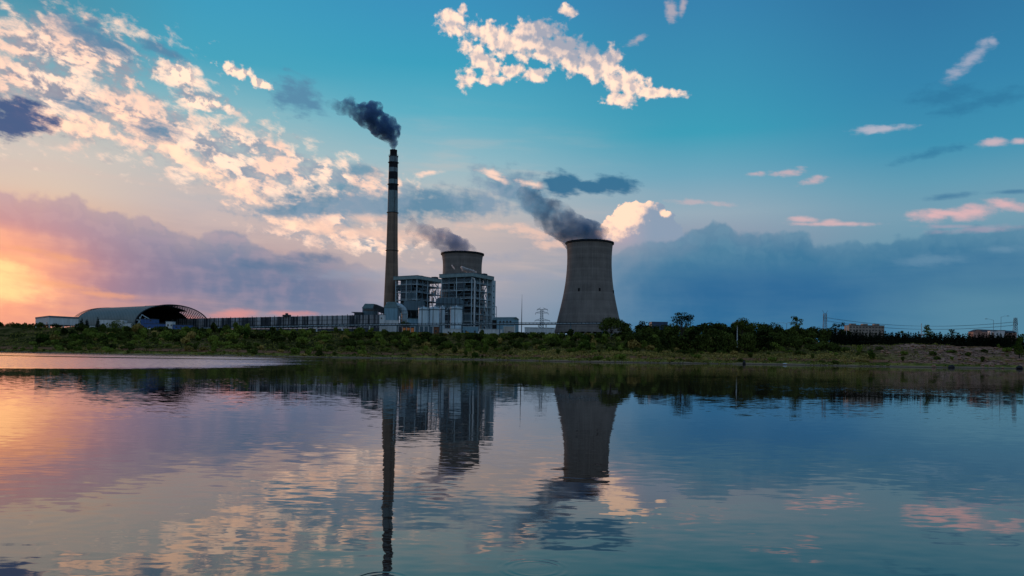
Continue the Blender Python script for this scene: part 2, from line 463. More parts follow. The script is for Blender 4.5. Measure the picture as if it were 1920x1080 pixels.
M = {}
M['bluesteel'] = mat('blue grey steel', (0.095, 0.16, 0.205), 0.55, var=0.3, scale=0.25, streak=True)
M['darksteel'] = mat('dark steel', (0.030, 0.040, 0.050), 0.6, var=0.4, scale=0.4)
M['lightsteel'] = mat('pale steel', (0.40, 0.51, 0.58), 0.5, var=0.25, scale=0.4, streak=True)
M['white'] = mat('white paint', (0.62, 0.65, 0.68), 0.6, var=0.18, scale=0.3, streak=True)
M['beige'] = mat('beige render', (0.30, 0.265, 0.235), 0.85, var=0.25, scale=0.3, streak=True)
M['cream'] = mat('cream render', (0.50, 0.46, 0.42), 0.8, var=0.2, scale=0.3, streak=True)
M['roofpale'] = mat('pale roof fascia', (0.22, 0.31, 0.33), 0.7, var=0.2, scale=0.2, streak=True)
M['roofgrey'] = mat('grey green roof', (0.11, 0.175, 0.185), 0.6, var=0.22, scale=0.15, streak=True)
M['roofdark'] = mat('dark roof', (0.06, 0.07, 0.085), 0.7, var=0.3)
M['bluedull'] = mat('dull blue cladding', (0.04, 0.08, 0.17), 0.6)
M['blue'] = mat('blue cladding', (0.045, 0.11, 0.30), 0.5, var=0.3, scale=0.4, streak=True)
M['paleblue'] = mat('pale blue cladding', (0.20, 0.36, 0.46), 0.55, var=0.22, scale=0.25, streak=True)
M['black'] = mat('soot', (0.012, 0.012, 0.014), 0.9, var=0.3)
M['glass'] = mat('dark window glass', (0.02, 0.03, 0.04), 0.15, 0.5, var=0.1)
M['concrete'] = mat_ribbed('tower concrete', (0.15, 0.135, 0.12, 1), (0.22, 0.195, 0.17, 1), 2.6, var=0.22, rough=0.9, horizontal=True)
M['stack'] = mat_ribbed('stack concrete', (0.13, 0.10, 0.083, 1), (0.22, 0.17, 0.138, 1), 3.4, var=0.16, rough=0.9, horizontal=True)


def mat_concrete(name, dark, light, lift, cx, cy):
    """slip-formed concrete: lifts of slightly different tone, rain streaks running down, broad damp patches"""
    m = bpy.data.materials.new(name); m.use_nodes = True
    q = G(m.node_tree)
    b = m.node_tree.nodes['Principled BSDF']
    geo = q.node('ShaderNodeNewGeometry')
    x, y, z = q.sep(geo.outputs['Position'])
    ang = q.m('ARCTAN2', y - cy, x - cx)
    wn = q.node('ShaderNodeTexWhiteNoise', noise_dimensions='1D')
    q.put(wn.inputs['W'], q.m('FLOOR', z / lift))
    st = q.noise(q.vec(ang * 22.0, z * 0.018), 1.0, 5, 0.6)
    pt = q.noise(q.vec(ang * 3.0, z * 0.05), 1.0, 5, 0.6)
    fine = q.noise(geo.outputs['Position'], 0.8, 3, 0.6, dim='3D')
    f = 0.5 + (E(q, wn.outputs['Value']) - 0.5) * 0.30 + (st - 0.5) * 0.7 + (pt - 0.5) * 0.9 + (fine - 0.5) * 0.3
    q.put(b.inputs['Base Color'], q.mix(q.lr(f, 0.0, 1.0), dark, light))
    b.inputs['Roughness'].default_value = 0.92
    b.inputs['Specular IOR Level'].default_value = 0.15
    return m
M['stackblack'] = mat('chimney black band', (0.012, 0.016, 0.022), 0.85, var=0.4, scale=0.5, streak=True)
M['stackwhite'] = mat('chimney white band', (0.15, 0.22, 0.25), 0.75, var=0.22, scale=0.5, streak=True)
M['net'] = mat_ribbed('corrugated wind fence', (0.022, 0.034, 0.050, 1), (0.40, 0.42, 0.46, 1), 1.6, var=0.5, panel=3.2)
M['clad'] = mat_ribbed('boiler cladding', (0.012, 0.020, 0.030, 1), (0.065, 0.092, 0.118, 1), 1.2, var=0.3)
M['shed'] = mat_ribbed('shed roof sheet', (0.10, 0.135, 0.14, 1), (0.17, 0.205, 0.205, 1), 2.2, var=0.15)
M['tank'] = mat('tank paint', (0.55, 0.68, 0.76), 0.45, var=0.2, scale=0.35, streak=True)
M['rust'] = mat('rust brown', (0.20, 0.09, 0.05), 0.8, var=0.3)
M['lit'] = mat('lamp lit bay', (0.30, 0.16, 0.08), 0.8, emit=S(255, 150, 70), estr=0.07)
M['pink'] = mat('pink plaster', (0.36, 0.22, 0.185), 0.85, var=0.2)
M['bark'] = mat('bark', (0.045, 0.036, 0.028), 0.9, var=0.3, scale=2.0)
M['rock'] = mat('rock', (0.36, 0.19, 0.13), 0.9, var=0.45, scale=1.2)
M['rockdark'] = mat('dark rock', (0.03, 0.03, 0.035), 0.85, var=0.4, scale=1.2)
M['wire'] = mat('cable', (0.03, 0.035, 0.04), 0.6)
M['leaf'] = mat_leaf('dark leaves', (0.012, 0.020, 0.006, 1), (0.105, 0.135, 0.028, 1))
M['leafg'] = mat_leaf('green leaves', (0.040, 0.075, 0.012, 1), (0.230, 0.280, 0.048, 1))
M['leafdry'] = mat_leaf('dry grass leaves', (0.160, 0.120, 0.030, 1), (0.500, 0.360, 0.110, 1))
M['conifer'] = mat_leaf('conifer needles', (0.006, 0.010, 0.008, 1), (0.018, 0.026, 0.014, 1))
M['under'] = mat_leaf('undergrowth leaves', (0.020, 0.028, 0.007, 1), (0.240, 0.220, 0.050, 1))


# ------------------------------------------------------------------ mesh builder
class MB:
    def __init__(self):
        self.v, self.f, self.mi, self.cur, self.sm = [], [], [], 0, False

    def add(self, vs, fs):
        o = len(self.v)
        self.v += [tuple(v) for v in vs]
        for f in fs:
            self.f.append(tuple(i + o for i in f)); self.mi.append(self.cur)

    def box(self, cx, cy, z0, z1, sx, sy, yaw=0.0):
        c, s = math.cos(yaw), math.sin(yaw)
        vs = []
        for z in (z0, z1):
            for ax, ay in ((-1, -1), (1, -1), (1, 1), (-1, 1)):
                x, y = ax * sx / 2, ay * sy / 2
                vs.append((cx + x * c - y * s, cy + x * s + y * c, z))
        self.add(vs, [(3, 2, 1, 0), (4, 5, 6, 7), (0, 1, 5, 4), (1, 2, 6, 5), (2, 3, 7, 6), (3, 0, 4, 7)])

    def prism(self, poly, z0, z1):
        n = len(poly)
        zs0 = z0 if hasattr(z0, '__len__') else [z0] * n
        zs1 = z1 if hasattr(z1, '__len__') else [z1] * n
        vs = [(p[0], p[1], a) for p, a in zip(poly, zs0)] + [(p[0], p[1], a) for p, a in zip(poly, zs1)]
        self.add(vs, [tuple(range(n))[::-1], tuple(range(n, 2 * n))] + [(i, (i + 1) % n, n + (i + 1) % n, n + i) for i in range(n)])

    def frustum(self, lo, hi):
        """lo, hi: matching rings of points"""
        n = len(lo)
        self.add(list(lo) + list(hi), [tuple(range(n))[::-1], tuple(range(n, 2 * n))] + [(i, (i + 1) % n, n + (i + 1) % n, n + i) for i in range(n)])

    def bar(self, a, b, w, h=None, n=4):
        a, b = Vector(a), Vector(b)
        d = (b - a).normalized()
        up = Vector((0, 0, 1)) if abs(d.z) < 0.95 else Vector((1, 0, 0))
        s = d.cross(up).normalized(); u = s.cross(d)
        h = h or w
        vs = []
        for p in (a, b):
            for k in range(n):
                t = 2 * math.pi * (k + 0.5) / n
                q = 1 / math.cos(math.pi / n) if n == 4 else 1
                vs.append(p + s * math.cos(t) * w / 2 * q + u * math.sin(t) * h / 2 * q)
        self.add(vs, [tuple(range(n))[::-1], tuple(range(n, 2 * n))] + [(i, (i + 1) % n, n + (i + 1) % n, n + i) for i in range(n)])

    def tube(self, pts, rad, n=8, cap=True):
        rr = rad if hasattr(rad, '__len__') else [rad] * len(pts)
        pts = [Vector(p) for p in pts]
        vs = []
        for i, p in enumerate(pts):
            d = (pts[min(i + 1, len(pts) - 1)] - pts[max(i - 1, 0)]).normalized()
            up = Vector((0, 0, 1)) if abs(d.z) < 0.95 else Vector((1, 0, 0))
            s = d.cross(up).normalized(); u = s.cross(d)
            for k in range(n):
                t = 2 * math.pi * k / n
                vs.append(p + (s * math.cos(t) + u * math.sin(t)) * rr[i])
        fs = []
        for i in range(len(pts) - 1):
            for k in range(n):
                fs.append((i * n + k, i * n + (k + 1) % n, (i + 1) * n + (k + 1) % n, (i + 1) * n + k))
        if cap: fs += [tuple(range(n))[::-1], tuple(range((len(pts) - 1) * n, len(pts) * n))]
        self.add(vs, fs)

    def lathe(self, prof, cx, cy, n=48, mats=None, caps=False):
        """prof: (radius, z) rows from low to high; mats: material index of each ring"""
        o = []
        for r, z in prof:
            for k in range(n):
                t = 2 * math.pi * k / n
                o.append((cx + r * math.cos(t), cy + r * math.sin(t), z))
        b = len(self.v)
        self.v += o
        for i in range(len(prof) - 1):
            for k in range(n):
                self.f.append((b + i * n + k, b + i * n + (k + 1) % n, b + (i + 1) * n + (k + 1) % n, b + (i + 1) * n + k))
                self.mi.append(mats[i] if mats else self.cur)
        if caps:
            self.f.append(tuple(b + k for k in range(n))[::-1]); self.mi.append(self.cur)
            self.f.append(tuple(b + (len(prof) - 1) * n + k for k in range(n))); self.mi.append(self.cur)


ORIGIN = {}


def link_mesh(name, v, f, mats, parent=None, origin=None, mi=None, smooth=False):
    o0 = ORIGIN[parent.name] if parent is not None else Vector(origin or (0, 0, 0))
    v = np.asarray(v, dtype=np.float64) - np.array(o0)
    me = bpy.data.meshes.new(name)
    me.from_pydata(v.tolist(), [], f)
    for m in (mats if isinstance(mats, (list, tuple)) else [mats]): me.materials.append(m)
    if mi is not None: me.polygons.foreach_set('material_index', mi)
    if smooth: me.polygons.foreach_set('use_smooth', [True] * len(me.polygons))
    me.update()
    o = bpy.data.objects.new(name, me)
    COL.objects.link(o)
    if parent is not None: o.parent = parent
    else: o.location = o0
    ORIGIN[o.name] = Vector(o0)
    return o


def build(mb, name, mats, parent=None, origin=None, smooth=False):
    return link_mesh(name, mb.v, mb.f, mats, parent, origin, mb.mi, smooth)


def tag(o, label, cat, group=None):
    o['label'] = label; o['category'] = cat
    if group: o['group'] = group
    return o


def thing(name, label, cat, loc, group=None):
    o = bpy.data.objects.new(name, None)
    COL.objects.link(o)
    o.location = loc
    o.empty_display_size = 1.0
    ORIGIN[o.name] = Vector(loc)
    return tag(o, label, cat, group)


def copy_tree(o, parent=None):
    c = o.copy(); COL.objects.link(c)
    if parent is not None: c.parent = parent
    for ch in [k for k in o.children]: copy_tree(ch, c)
    return c


# ------------------------------------------------------------------ terrain
SH = [(-3000, 520), (-330, 480), (-260, 440), (-215, 405), (-165, 410), (-120, 440), (-95, 500), (-60, 500), (-20, 485), (15, 440), (40, 385), (90, 410), (140, 450), (180, 400), (215, 375), (260, 395), (300, 408), (3000, 440)]
SX = np.array([a for a, b in SH], float); SY = np.array([b for a, b in SH], float)
rs = np.random.RandomState(5)
_g = rs.rand(256, 256)


def vnoise(x, y):
    xi = np.floor(x).astype(int); yi = np.floor(y).astype(int)
    fx = x - xi; fy = y - yi
    fx = fx * fx * (3 - 2 * fx); fy = fy * fy * (3 - 2 * fy)
    a = _g[xi % 256, yi % 256]; b = _g[(xi + 1) % 256, yi % 256]; c = _g[xi % 256, (yi + 1) % 256]; d = _g[(xi + 1) % 256, (yi + 1) % 256]
    return (a * (1 - fx) + b * fx) * (1 - fy) + (c * (1 - fx) + d * fx) * fy


def fbm(x, y, o=4):
    s = 0; k = 1; t = 0
    for i in range(o):
        s = s + vnoise(x * 2 ** i + 17 * i, y * 2 ** i + 31 * i) * k; t += k; k *= 0.5
    return s / t


def sstep(x, a, b):
    t = np.clip((x - a) / (b - a), 0, 1)
    return t * t * (3 - 2 * t)


def shore(x):
    x = np.asarray(x, float)
    b = sum(np.interp(x + d, SX, SY) for d in (-16, -8, 0, 8, 16)) / 5
    return b + (fbm(x / 9.0, x * 0 + 3.3, 3) - 0.5) * 14


def ground(x, y):
    x = np.asarray(x, float); y = np.asarray(y, float)
    s = y - shore(x)
    s0 = s
    s = np.where(s > 38, 38 + (s - 38) * np.maximum(137.0 / np.maximum(572 - (y - s), 30), .8), s)
    A = np.interp(s, [-400, -20, 0, 6, 18, 32, 38, 60, 105, 145, 175, 500], [-2.5, -1.5, 0, 0.5, 0.9, 2.0, 3.8, 6.3, 12.5, 18.3, 20.0, 20.3])
    s = s0
    B = np.interp(s, [-400, -20, 0, 8, 16, 30, 50, 68, 130, 230, 500], [-2.5, -1.5, 0, 0.9, 1.7, 5.0, 10.0, 13.6, 14.0, 19.0, 20.3])
    k = sstep(x, 175, 245)
    h = A * (1 - k) + B * k
    amp = np.clip(s / 20.0, 0, 1) * (1 - 0.85 * sstep(s, 150, 190))
    h = h + ((fbm(x / 14.0, y / 14.0) - 0.5) * 2.6 + (fbm(x / 3.5 + 9, y / 3.5, 3) - 0.5) * 1.1) * amp
    near = np.clip((-3.0 - y) / 8.0, 0, 1)                    # the bank the photographer stands on
    h = np.where(y < 100, -2.0 + near * 2.6, h)
    return h


xs = np.concatenate([-np.geomspace(15000, 520, 12), np.arange(-500, 420, 3.0), np.geomspace(430, 15000, 14)])
ys = np.concatenate([[-3000, -300, -40, -12, -8, -5, -3, 20, 101, 250, 340], np.arange(362, 640, 2.5), np.arange(640, 860, 12), np.geomspace(880, 40000, 14)])
XX, YY = np.meshgrid(xs, ys)
ZZ = ground(XX, YY)
V = np.stack([XX.ravel(), YY.ravel(), ZZ.ravel()], 1)
nx, ny = len(xs), len(ys)
fs = [(j * nx + i, j * nx + i + 1, (j + 1) * nx + i + 1, (j + 1) * nx + i) for j in range(ny - 1) for i in range(nx - 1)]
gm = bpy.data.materials.new('bank soil and grass'); gm.use_nodes = True
q = G(gm.node_tree)
geo = q.node('ShaderNodeNewGeometry')
px_, py_, pz_ = q.sep(geo.outputs['Position'])
n1 = q.noise(geo.outputs['Position'], 0.09, 5, 0.6, dim='3D')
n2 = q.noise(geo.outputs['Position'], 0.6, 4, 0.6, dim='3D')
n3 = q.noise(q.vec(px_ * 0.05, py_ * 0.3, pz_ * 0.6), 1.0, 4, 0.6, dim='3D')
grass = q.mix(q.sm(n1 + (n2 - .5) * .4, 0.38, 0.62), (0.022, 0.028, 0.008, 1), (0.130, 0.105, 0.036, 1))
soil = q.mix(n2, (0.100, 0.046, 0.026, 1), (0.440, 0.210, 0.120, 1))
rubble = q.mix(q.sm(n2 + (n3 - .5) * .5, 0.35, 0.65), (0.080, 0.042, 0.030, 1), (0.500, 0.280, 0.200, 1))
c = q.mix(q.sm(n1 + (n2 - .5) * .3, 0.56, 0.66) * 0.6, grass, soil)
dryz = q.sm(pz_ + (n1 - .5) * 3.0, 3.2, 4.2) * q.sm(pz_ + (n1 - .5) * 3.0, 8.5, 6.5) * q.sm(px_ + (n1 - .5) * 60, -80, -30)
c = q.mix(dryz * q.sm(n2 + (n1 - .5) * .5, .34, .52) * .55, c, q.mix(n2, (0.20, 0.155, 0.040, 1), (0.42, 0.31, 0.090, 1)))
# strip by the water: mud, then a strip of fresh grass, then the eroded red step
strip = q.sm(pz_ + (n3 - .5) * 1.0, 0.25, 0.45)
c = q.mix(q.sm(pz_ + (n3 - 0.5) * 1.4, 2.2, 2.5) * q.sm(pz_, 4.2, 3.4), c, soil)
c = q.mix(q.sm(pz_ + (n3 - 0.5) * 1.4, 2.3, 2.0), c, q.mix(q.sm(n1, .42, .58), (0.085, 0.105, 0.022, 1), (0.300, 0.250, 0.065, 1)))
c = q.mix(q.sm(pz_ + (n3 - 0.5) * 2.0, 0.95, 0.55), c, q.mix(n2, (0.16, 0.105, 0.070, 1), (0.40, 0.27, 0.19, 1)))
c = q.mix(q.sm(pz_, 0.22, 0.08), c, (0.030, 0.026, 0.022, 1))
c = q.mix(q.sm(px_ + (n1 - .5) * 70, 200, 235) * q.sm(pz_ + (n3 - .5) * 1.2, 1.7, 2.1) * q.sm(n1 + (n2 - .5) * .3, 0.64, 0.50), c, rubble)
b = gm.node_tree.nodes['Principled BSDF']
q.put(b.inputs['Base Color'], c)
b.inputs['Roughness'].default_value = 0.95
b.inputs['Specular IOR Level'].default_value = 0.0
ter = link_mesh('ground', V, fs, gm, smooth=True)
ter['kind'] = 'structure'

# ------------------------------------------------------------------ lake
wm = bpy.data.materials.new('lake water'); wm.use_nodes = True
q = G(wm.node_tree)
geo = q.node('ShaderNodeNewGeometry')
P = E(q, geo.outputs['Position'])
wx, wy, wz = q.sep(P)


def slopes(scale_x, scale_y, sc_, det, amp_x, amp_y, dim='2D'):
    n = q.noise(q.vec(wx * scale_x, wy * scale_y), sc_, det, 0.5, color=True, dim=dim)
    n = q.vm('SUBTRACT', n, (0.5, 0.5, 0.5))
    return q.vm('MULTIPLY', n, (amp_x, amp_y, 0.0))


calm = q.lr(q.noise(q.vec(wx * 0.08, wy * 0.035), 1.0, 3, 0.5), 0.35, 0.65, 0.35, 1.6)
sl0 = slopes(0.38, 1.0, 7.5, 2, 0.008, 0.024)
sl1 = slopes(0.42, 1.0, 3.0, 2, 0.006, 0.016)
sl2 = slopes(0.40, 1.0, 0.9, 2, 0.005, 0.009)
sl3 = slopes(0.50, 1.0, 0.22, 2, 0.003, 0.005)
sl = q.vm('ADD', q.vm('SCALE', q.vm('ADD', q.vm('ADD', sl0, sl1), sl2), calm), sl3)
# wind-ruffled sheet of water in front of the left bank
curve = q.curve(wy, [(0, -90), (55, -70), (66, -46), (76, -38), (120, -31), (157, -27), (250, -36), (400, -72), (500, -92), (600, -100)], (0, 600), (-120, 0))
nw = q.noise(q.vec(wx * 0.012, wy * 0.06), 1.0, 4, 0.6)
wind = q.sm(curve - wx + (nw - 0.5) * 26.0, -7.0, 9.0) * q.sm(wx / wy + (nw - 0.5) * 0.25, -0.20, -0.40)
streak = q.sm(q.noise(q.vec(wx * 0.004, wy * 0.035), 1.0, 2, 0.5), 0.42, 0.50)
streak = q.mx(streak, q.sm(wy, 230, 150))
wind = wind * streak
slw = q.vm('ADD', slopes(0.5, 1.0, 2.6, 2, 0.03, 0.20), (0.0, 0.055, 0.0))   # wave faces that lean to the viewer hide the others
sl = q.vm('ADD', sl, q.vm('SCALE', slw, wind))


def ring(cx, cy, r0_, wl, width, amp):
    rx, ry = wx - cx, wy - cy
    d = q.length(q.vec(rx, ry))
    env = q.m('MULTIPLY', q.sm(q.m('ABSOLUTE', d - r0_), width, 0.0), amp)
    s = q.m('SINE', (d - r0_) * (2 * math.pi / wl)) * env
    return q.vm('SCALE', q.vm('NORMALIZE', q.vec(rx, ry)), s)


for px, py, rr, wl, wd, am in ((1003, 1066, 0.22, 0.07, 0.13, 0.020), (20, 962, 1.0, 0.30, 0.7, 0.006), (715, 1086, 0.16, 0.07, 0.10, 0.022)):
    du, dv = px - CX, HY - py
    u = du * COSR - dv * SINR; v = du * SINR + dv * COSR
    Yw = CH * F / -v
    sl = q.vm('ADD', sl, ring(u * Yw / F, Yw, rr, wl, wd, am))
nrm = q.vm('NORMALIZE', q.vm('ADD', q.vm('MULTIPLY', sl, (-1, -1, 0)), (0.0, 0.0, 1.0)))
b = wm.node_tree.nodes['Principled BSDF']
b.inputs['Base Color'].default_value = (0.050, 0.033, 0.024, 1)
q.put(b.inputs['Roughness'], wind * 0.09 + 0.012)
b.inputs['IOR'].default_value = 1.8
b.inputs['Specular Tint'].default_value = (1.0, 0.95, 0.88, 1)
b.inputs['Specular IOR Level'].default_value = 0.5
q.put(b.inputs['Normal'], nrm)
w = link_mesh('lake_water', [(-4000, -60, 0), (4000, -60, 0), (4000, 600, 0), (-4000, 600, 0)], [(0, 1, 2, 3)], wm)
w['kind'] = 'structure'

# ------------------------------------------------------------------ the power plant
GZ = 20.0            # level of the plant yard


def zpx(py, px, Y): return T(px, py, Y).z


# ---- chimney
YC = 757.0
cb = T(733, 600, YC)
prof_px = [(640, 15.2), (600, 14.6), (575, 13.9), (530, 12.5), (480, 11.0), (440, 10.2), (399, 9.6), (358, 9.1), (346, 8.9), (337, 8.8), (323, 8.6), (315, 8.5), (305, 8.4), (294, 8.3)]
ch = thing('smokestack', 'tall tapering concrete chimney with black and white bands at its top', 'chimney', (cb.x, YC, GZ))
mb = MB()
prof = [(r * YC / F, zpx(y, 735, YC)) for y, r in prof_px]
prof[0] = (prof[0][0], GZ)
M['stack'] = mat_concrete('stack concrete', (0.135, 0.096, 0.075, 1), (0.310, 0.220, 0.170, 1), 2.5, cb.x, YC)
mb.lathe(prof, cb.x, YC, 40, [0, 0, 0, 0, 0, 0, 2, 1, 2, 1, 2, 1, 2])
build(mb, 'shaft', [M['stack'], M['stackblack'], M['stackwhite']], ch, smooth=True)
ztop = prof[-1][1]
mb = MB(); mb.lathe([(8.3 * .54, ztop - .4), (8.9 * .54, ztop - .1), (8.9 * .54, ztop + .5), (6.6 * .54, ztop + .5)], cb.x, YC, 32)
for k in range(24):
    a = 2 * math.pi * k / 24
    p = (cb.x + 4.75 * math.cos(a), YC + 4.75 * math.sin(a))
    mb.bar((p[0], p[1], ztop + .5), (p[0], p[1], ztop + 1.7), 0.12)
mb.lathe([(4.7, ztop + 1.6), (4.8, ztop + 1.6), (4.8, ztop + 1.75), (4.7, ztop + 1.75)], cb.x, YC, 32)
build(mb, 'gallery', M['darksteel'], ch)
mb = MB()
zl = zpx(281.5, 738, YC)
mb.lathe([(6.6 * .54, ztop + .5), (6.6 * .54, zl - .8), (6.9 * .54, zl - .8), (6.9 * .54, zl), (6.2 * .54, zl), (6.0 * .54, ztop - 6)], cb.x, YC, 32)
build(mb, 'flue_liner', M['black'], ch)
for y_ in (305, 346, 399, 470):
    mb = MB()
    z = zpx(y_, 735, YC); r = np.interp(z, [p[1] for p in prof], [p[0] for p in prof])
    mb.lathe([(r, z - .5), (r + .9, z - .1), (r + .9, z + .15), (r, z + .15)], cb.x, YC, 32)
    build(mb, 'platform_ring', M['darksteel'], ch)
mb = MB()
for y0, y1 in ((600, 399), (399, 296)):
    z0, z1 = zpx(y0, 735, YC), zpx(y1, 735, YC)
    r0_ = np.interp(z0, [p[1] for p in prof], [p[0] for p in prof]); r1_ = np.interp(z1, [p[1] for p in prof], [p[0] for p in prof])
    for off in (-0.28, 0.28):
        a = R(-62)
        mb.bar((cb.x + (r0_ + .4) * math.cos(a) + off, YC + (r0_ + .4) * math.sin(a), z0), (cb.x + (r1_ + .4) * math.cos(a) + off, YC + (r1_ + .4) * math.sin(a), z1), 0.16)
build(mb, 'ladder', M['darksteel'], ch)
# faded painted characters on the white band
def stroke(ang0, zc, pts, wd=0.35):
    r = np.interp(zc, [p[1] for p in prof], [p[0] for p in prof]) + 0.06
    mb = MB()
    for (a0, z0), (a1, z1) in zip(pts[:-1], pts[1:]):
        P0 = (cb.x + r * math.cos(ang0 + a0 / r), YC + r * math.sin(ang0 + a0 / r), zc + z0)
        P1 = (cb.x + r * math.cos(ang0 + a1 / r), YC + r * math.sin(ang0 + a1 / r), zc + z1)
        mb.bar(P0, P1, wd, 0.1)
    build(mb, 'painted_stroke', M['darksteel'], ch)
zc = zpx(374, 740, YC); a0 = R(-64)
stroke(a0, zc, [(-1.5, -0.6), (-1.9, 1.2)]); stroke(a0, zc, [(-.6, 2.2), (-.5, .6)]); stroke(a0, zc, [(1.4, -1.2), (1.7, 2.0)]); stroke(a0, zc, [(-1.7, -2.6), (-.4, -3.6), (.9, -2.4)])
stroke(a0, zc - 13, [(-1.6, 1), (-.6, .2), (-1.5, -.8)], .3); stroke(a0, zc - 13, [(.4, 1), (1.5, .8), (.6, -.8)], .3)


# ---- cooling towers
def cooling_tower(rows, px_axis, Y, label, doors):
    """rows: (photo y, left x, right x) of the outline"""
    base = T(px_axis, 620, Y)
    prof = [((xr - xl) / 2 * Y / F, zpx(y, px_axis, Y)) for y, xl, xr in rows]
    # smooth the outline
    zz = np.linspace(prof[0][1], prof[-1][1], 40)
    pr = np.interp(zz, [p[1] for p in prof], [p[0] for p in prof])
    for _ in range(14): pr[1:-1] = (pr[:-2] + 2 * pr[1:-1] + pr[2:]) / 4
    t = thing('cooling_tower', label, 'cooling tower', (base.x, Y, GZ))
    mb = MB()
    out = list(zip(pr, zz)); inn = [(r - 0.9, z) for r, z in out[::-1]]
    mb.lathe(out + inn, base.x, Y, 96)
    build(mb, 'shell', mat_concrete('tower concrete', (0.118, 0.105, 0.100, 1), (0.285, 0.255, 0.238, 1), 1.7, base.x, Y), t, smooth=True)
    zt, rt = zz[-1], pr[-1]
    mb = MB(); mb.lathe([(rt, zt - 1.4), (rt + 1.0, zt - 1.1), (rt + 1.0, zt + .5), (rt - 1.5, zt + .5), (rt - 1.0, zt - 1.0)], base.x, Y, 96)
    build(mb, 'rim', M['stackblack'], t)
    rb, zb = pr[0], zz[0]
    mb = MB()
    n = 36
    for k in range(n):
        a, a2, a3 = (2 * math.pi * (k + d) / n for d in (0, .5, -.5))
        mb.bar((base.x + rb * math.cos(a) * .99, Y + rb * math.sin(a) * .99, zb + .2), (base.x + (rb + 2) * math.cos(a2), Y + (rb + 2) * math.sin(a2), GZ - .5), 0.7)
        mb.bar((base.x + rb * math.cos(a) * .99, Y + rb * math.sin(a) * .99, zb + .2), (base.x + (rb + 2) * math.cos(a3), Y + (rb + 2) * math.sin(a3), GZ - .5), 0.7)
    build(mb, 'column_ring', M['concrete'], t)
    mb = MB(); mb.lathe([(rb + 4, GZ - .5), (rb + 4, GZ + 1.2), (rb + 3.4, GZ + 1.2), (rb + 3.4, GZ - .5)], base.x, Y, 64)
    build(mb, 'basin_wall', M['concrete'], t)
    for (dx_, dy_) in doors:
        p = T(dx_, dy_, Y)
        r = np.interp(p.z, zz, pr); xo = p.x - base.x
        yy = Y - math.sqrt(max(r * r - xo * xo, 1)) + 0.1
        m2 = MB(); m2.box(p.x, yy, p.z - 1.5, p.z + 1.5, 1.5, 1.2, math.atan2(xo, r) * 1.0)
        build(m2, 'hatch', M['black'], t)
    return t, base, zt, rt


rows_r = [(624, 1038.5, 1166), (601, 1044, 1161), (577, 1050.5, 1156), (552, 1056.5, 1151.3), (528, 1060.3, 1147.6), (504, 1062.4, 1145.8), (480, 1063, 1145.4), (465, 1062.4, 1146.8), (456, 1061.2, 1148.2)]
tower_r = cooling_tower(rows_r, 1103, 715.0, 'free standing grey concrete cooling tower right of the boiler houses, seen down to its foot', [(1082, 547), (1119, 547), (1147, 549)])
k_ = 78.5 / 87
rows_l = [(616 * .9 + 65, 865 - 61.5 * k_ * 1.02, 865 + 61.5 * k_ * 1.02), (600, 865 - 55 * .93, 865 + 55 * .93), (577, 865 - 46, 865 + 46), (551, 865 - 40.5, 865 + 40.5), (528, 865 - 37.5, 865 + 37.5), (510, 865 - 36.2, 865 + 36.2), (497, 865 - 36, 865 + 36), (485, 865 - 37, 865 + 37), (476.5, 865 - 38.8, 865 + 38.8)]
tower_l = cooling_tower(rows_l, 865, 800.0, 'concrete cooling tower showing only its upper part above the boiler house roof', [])


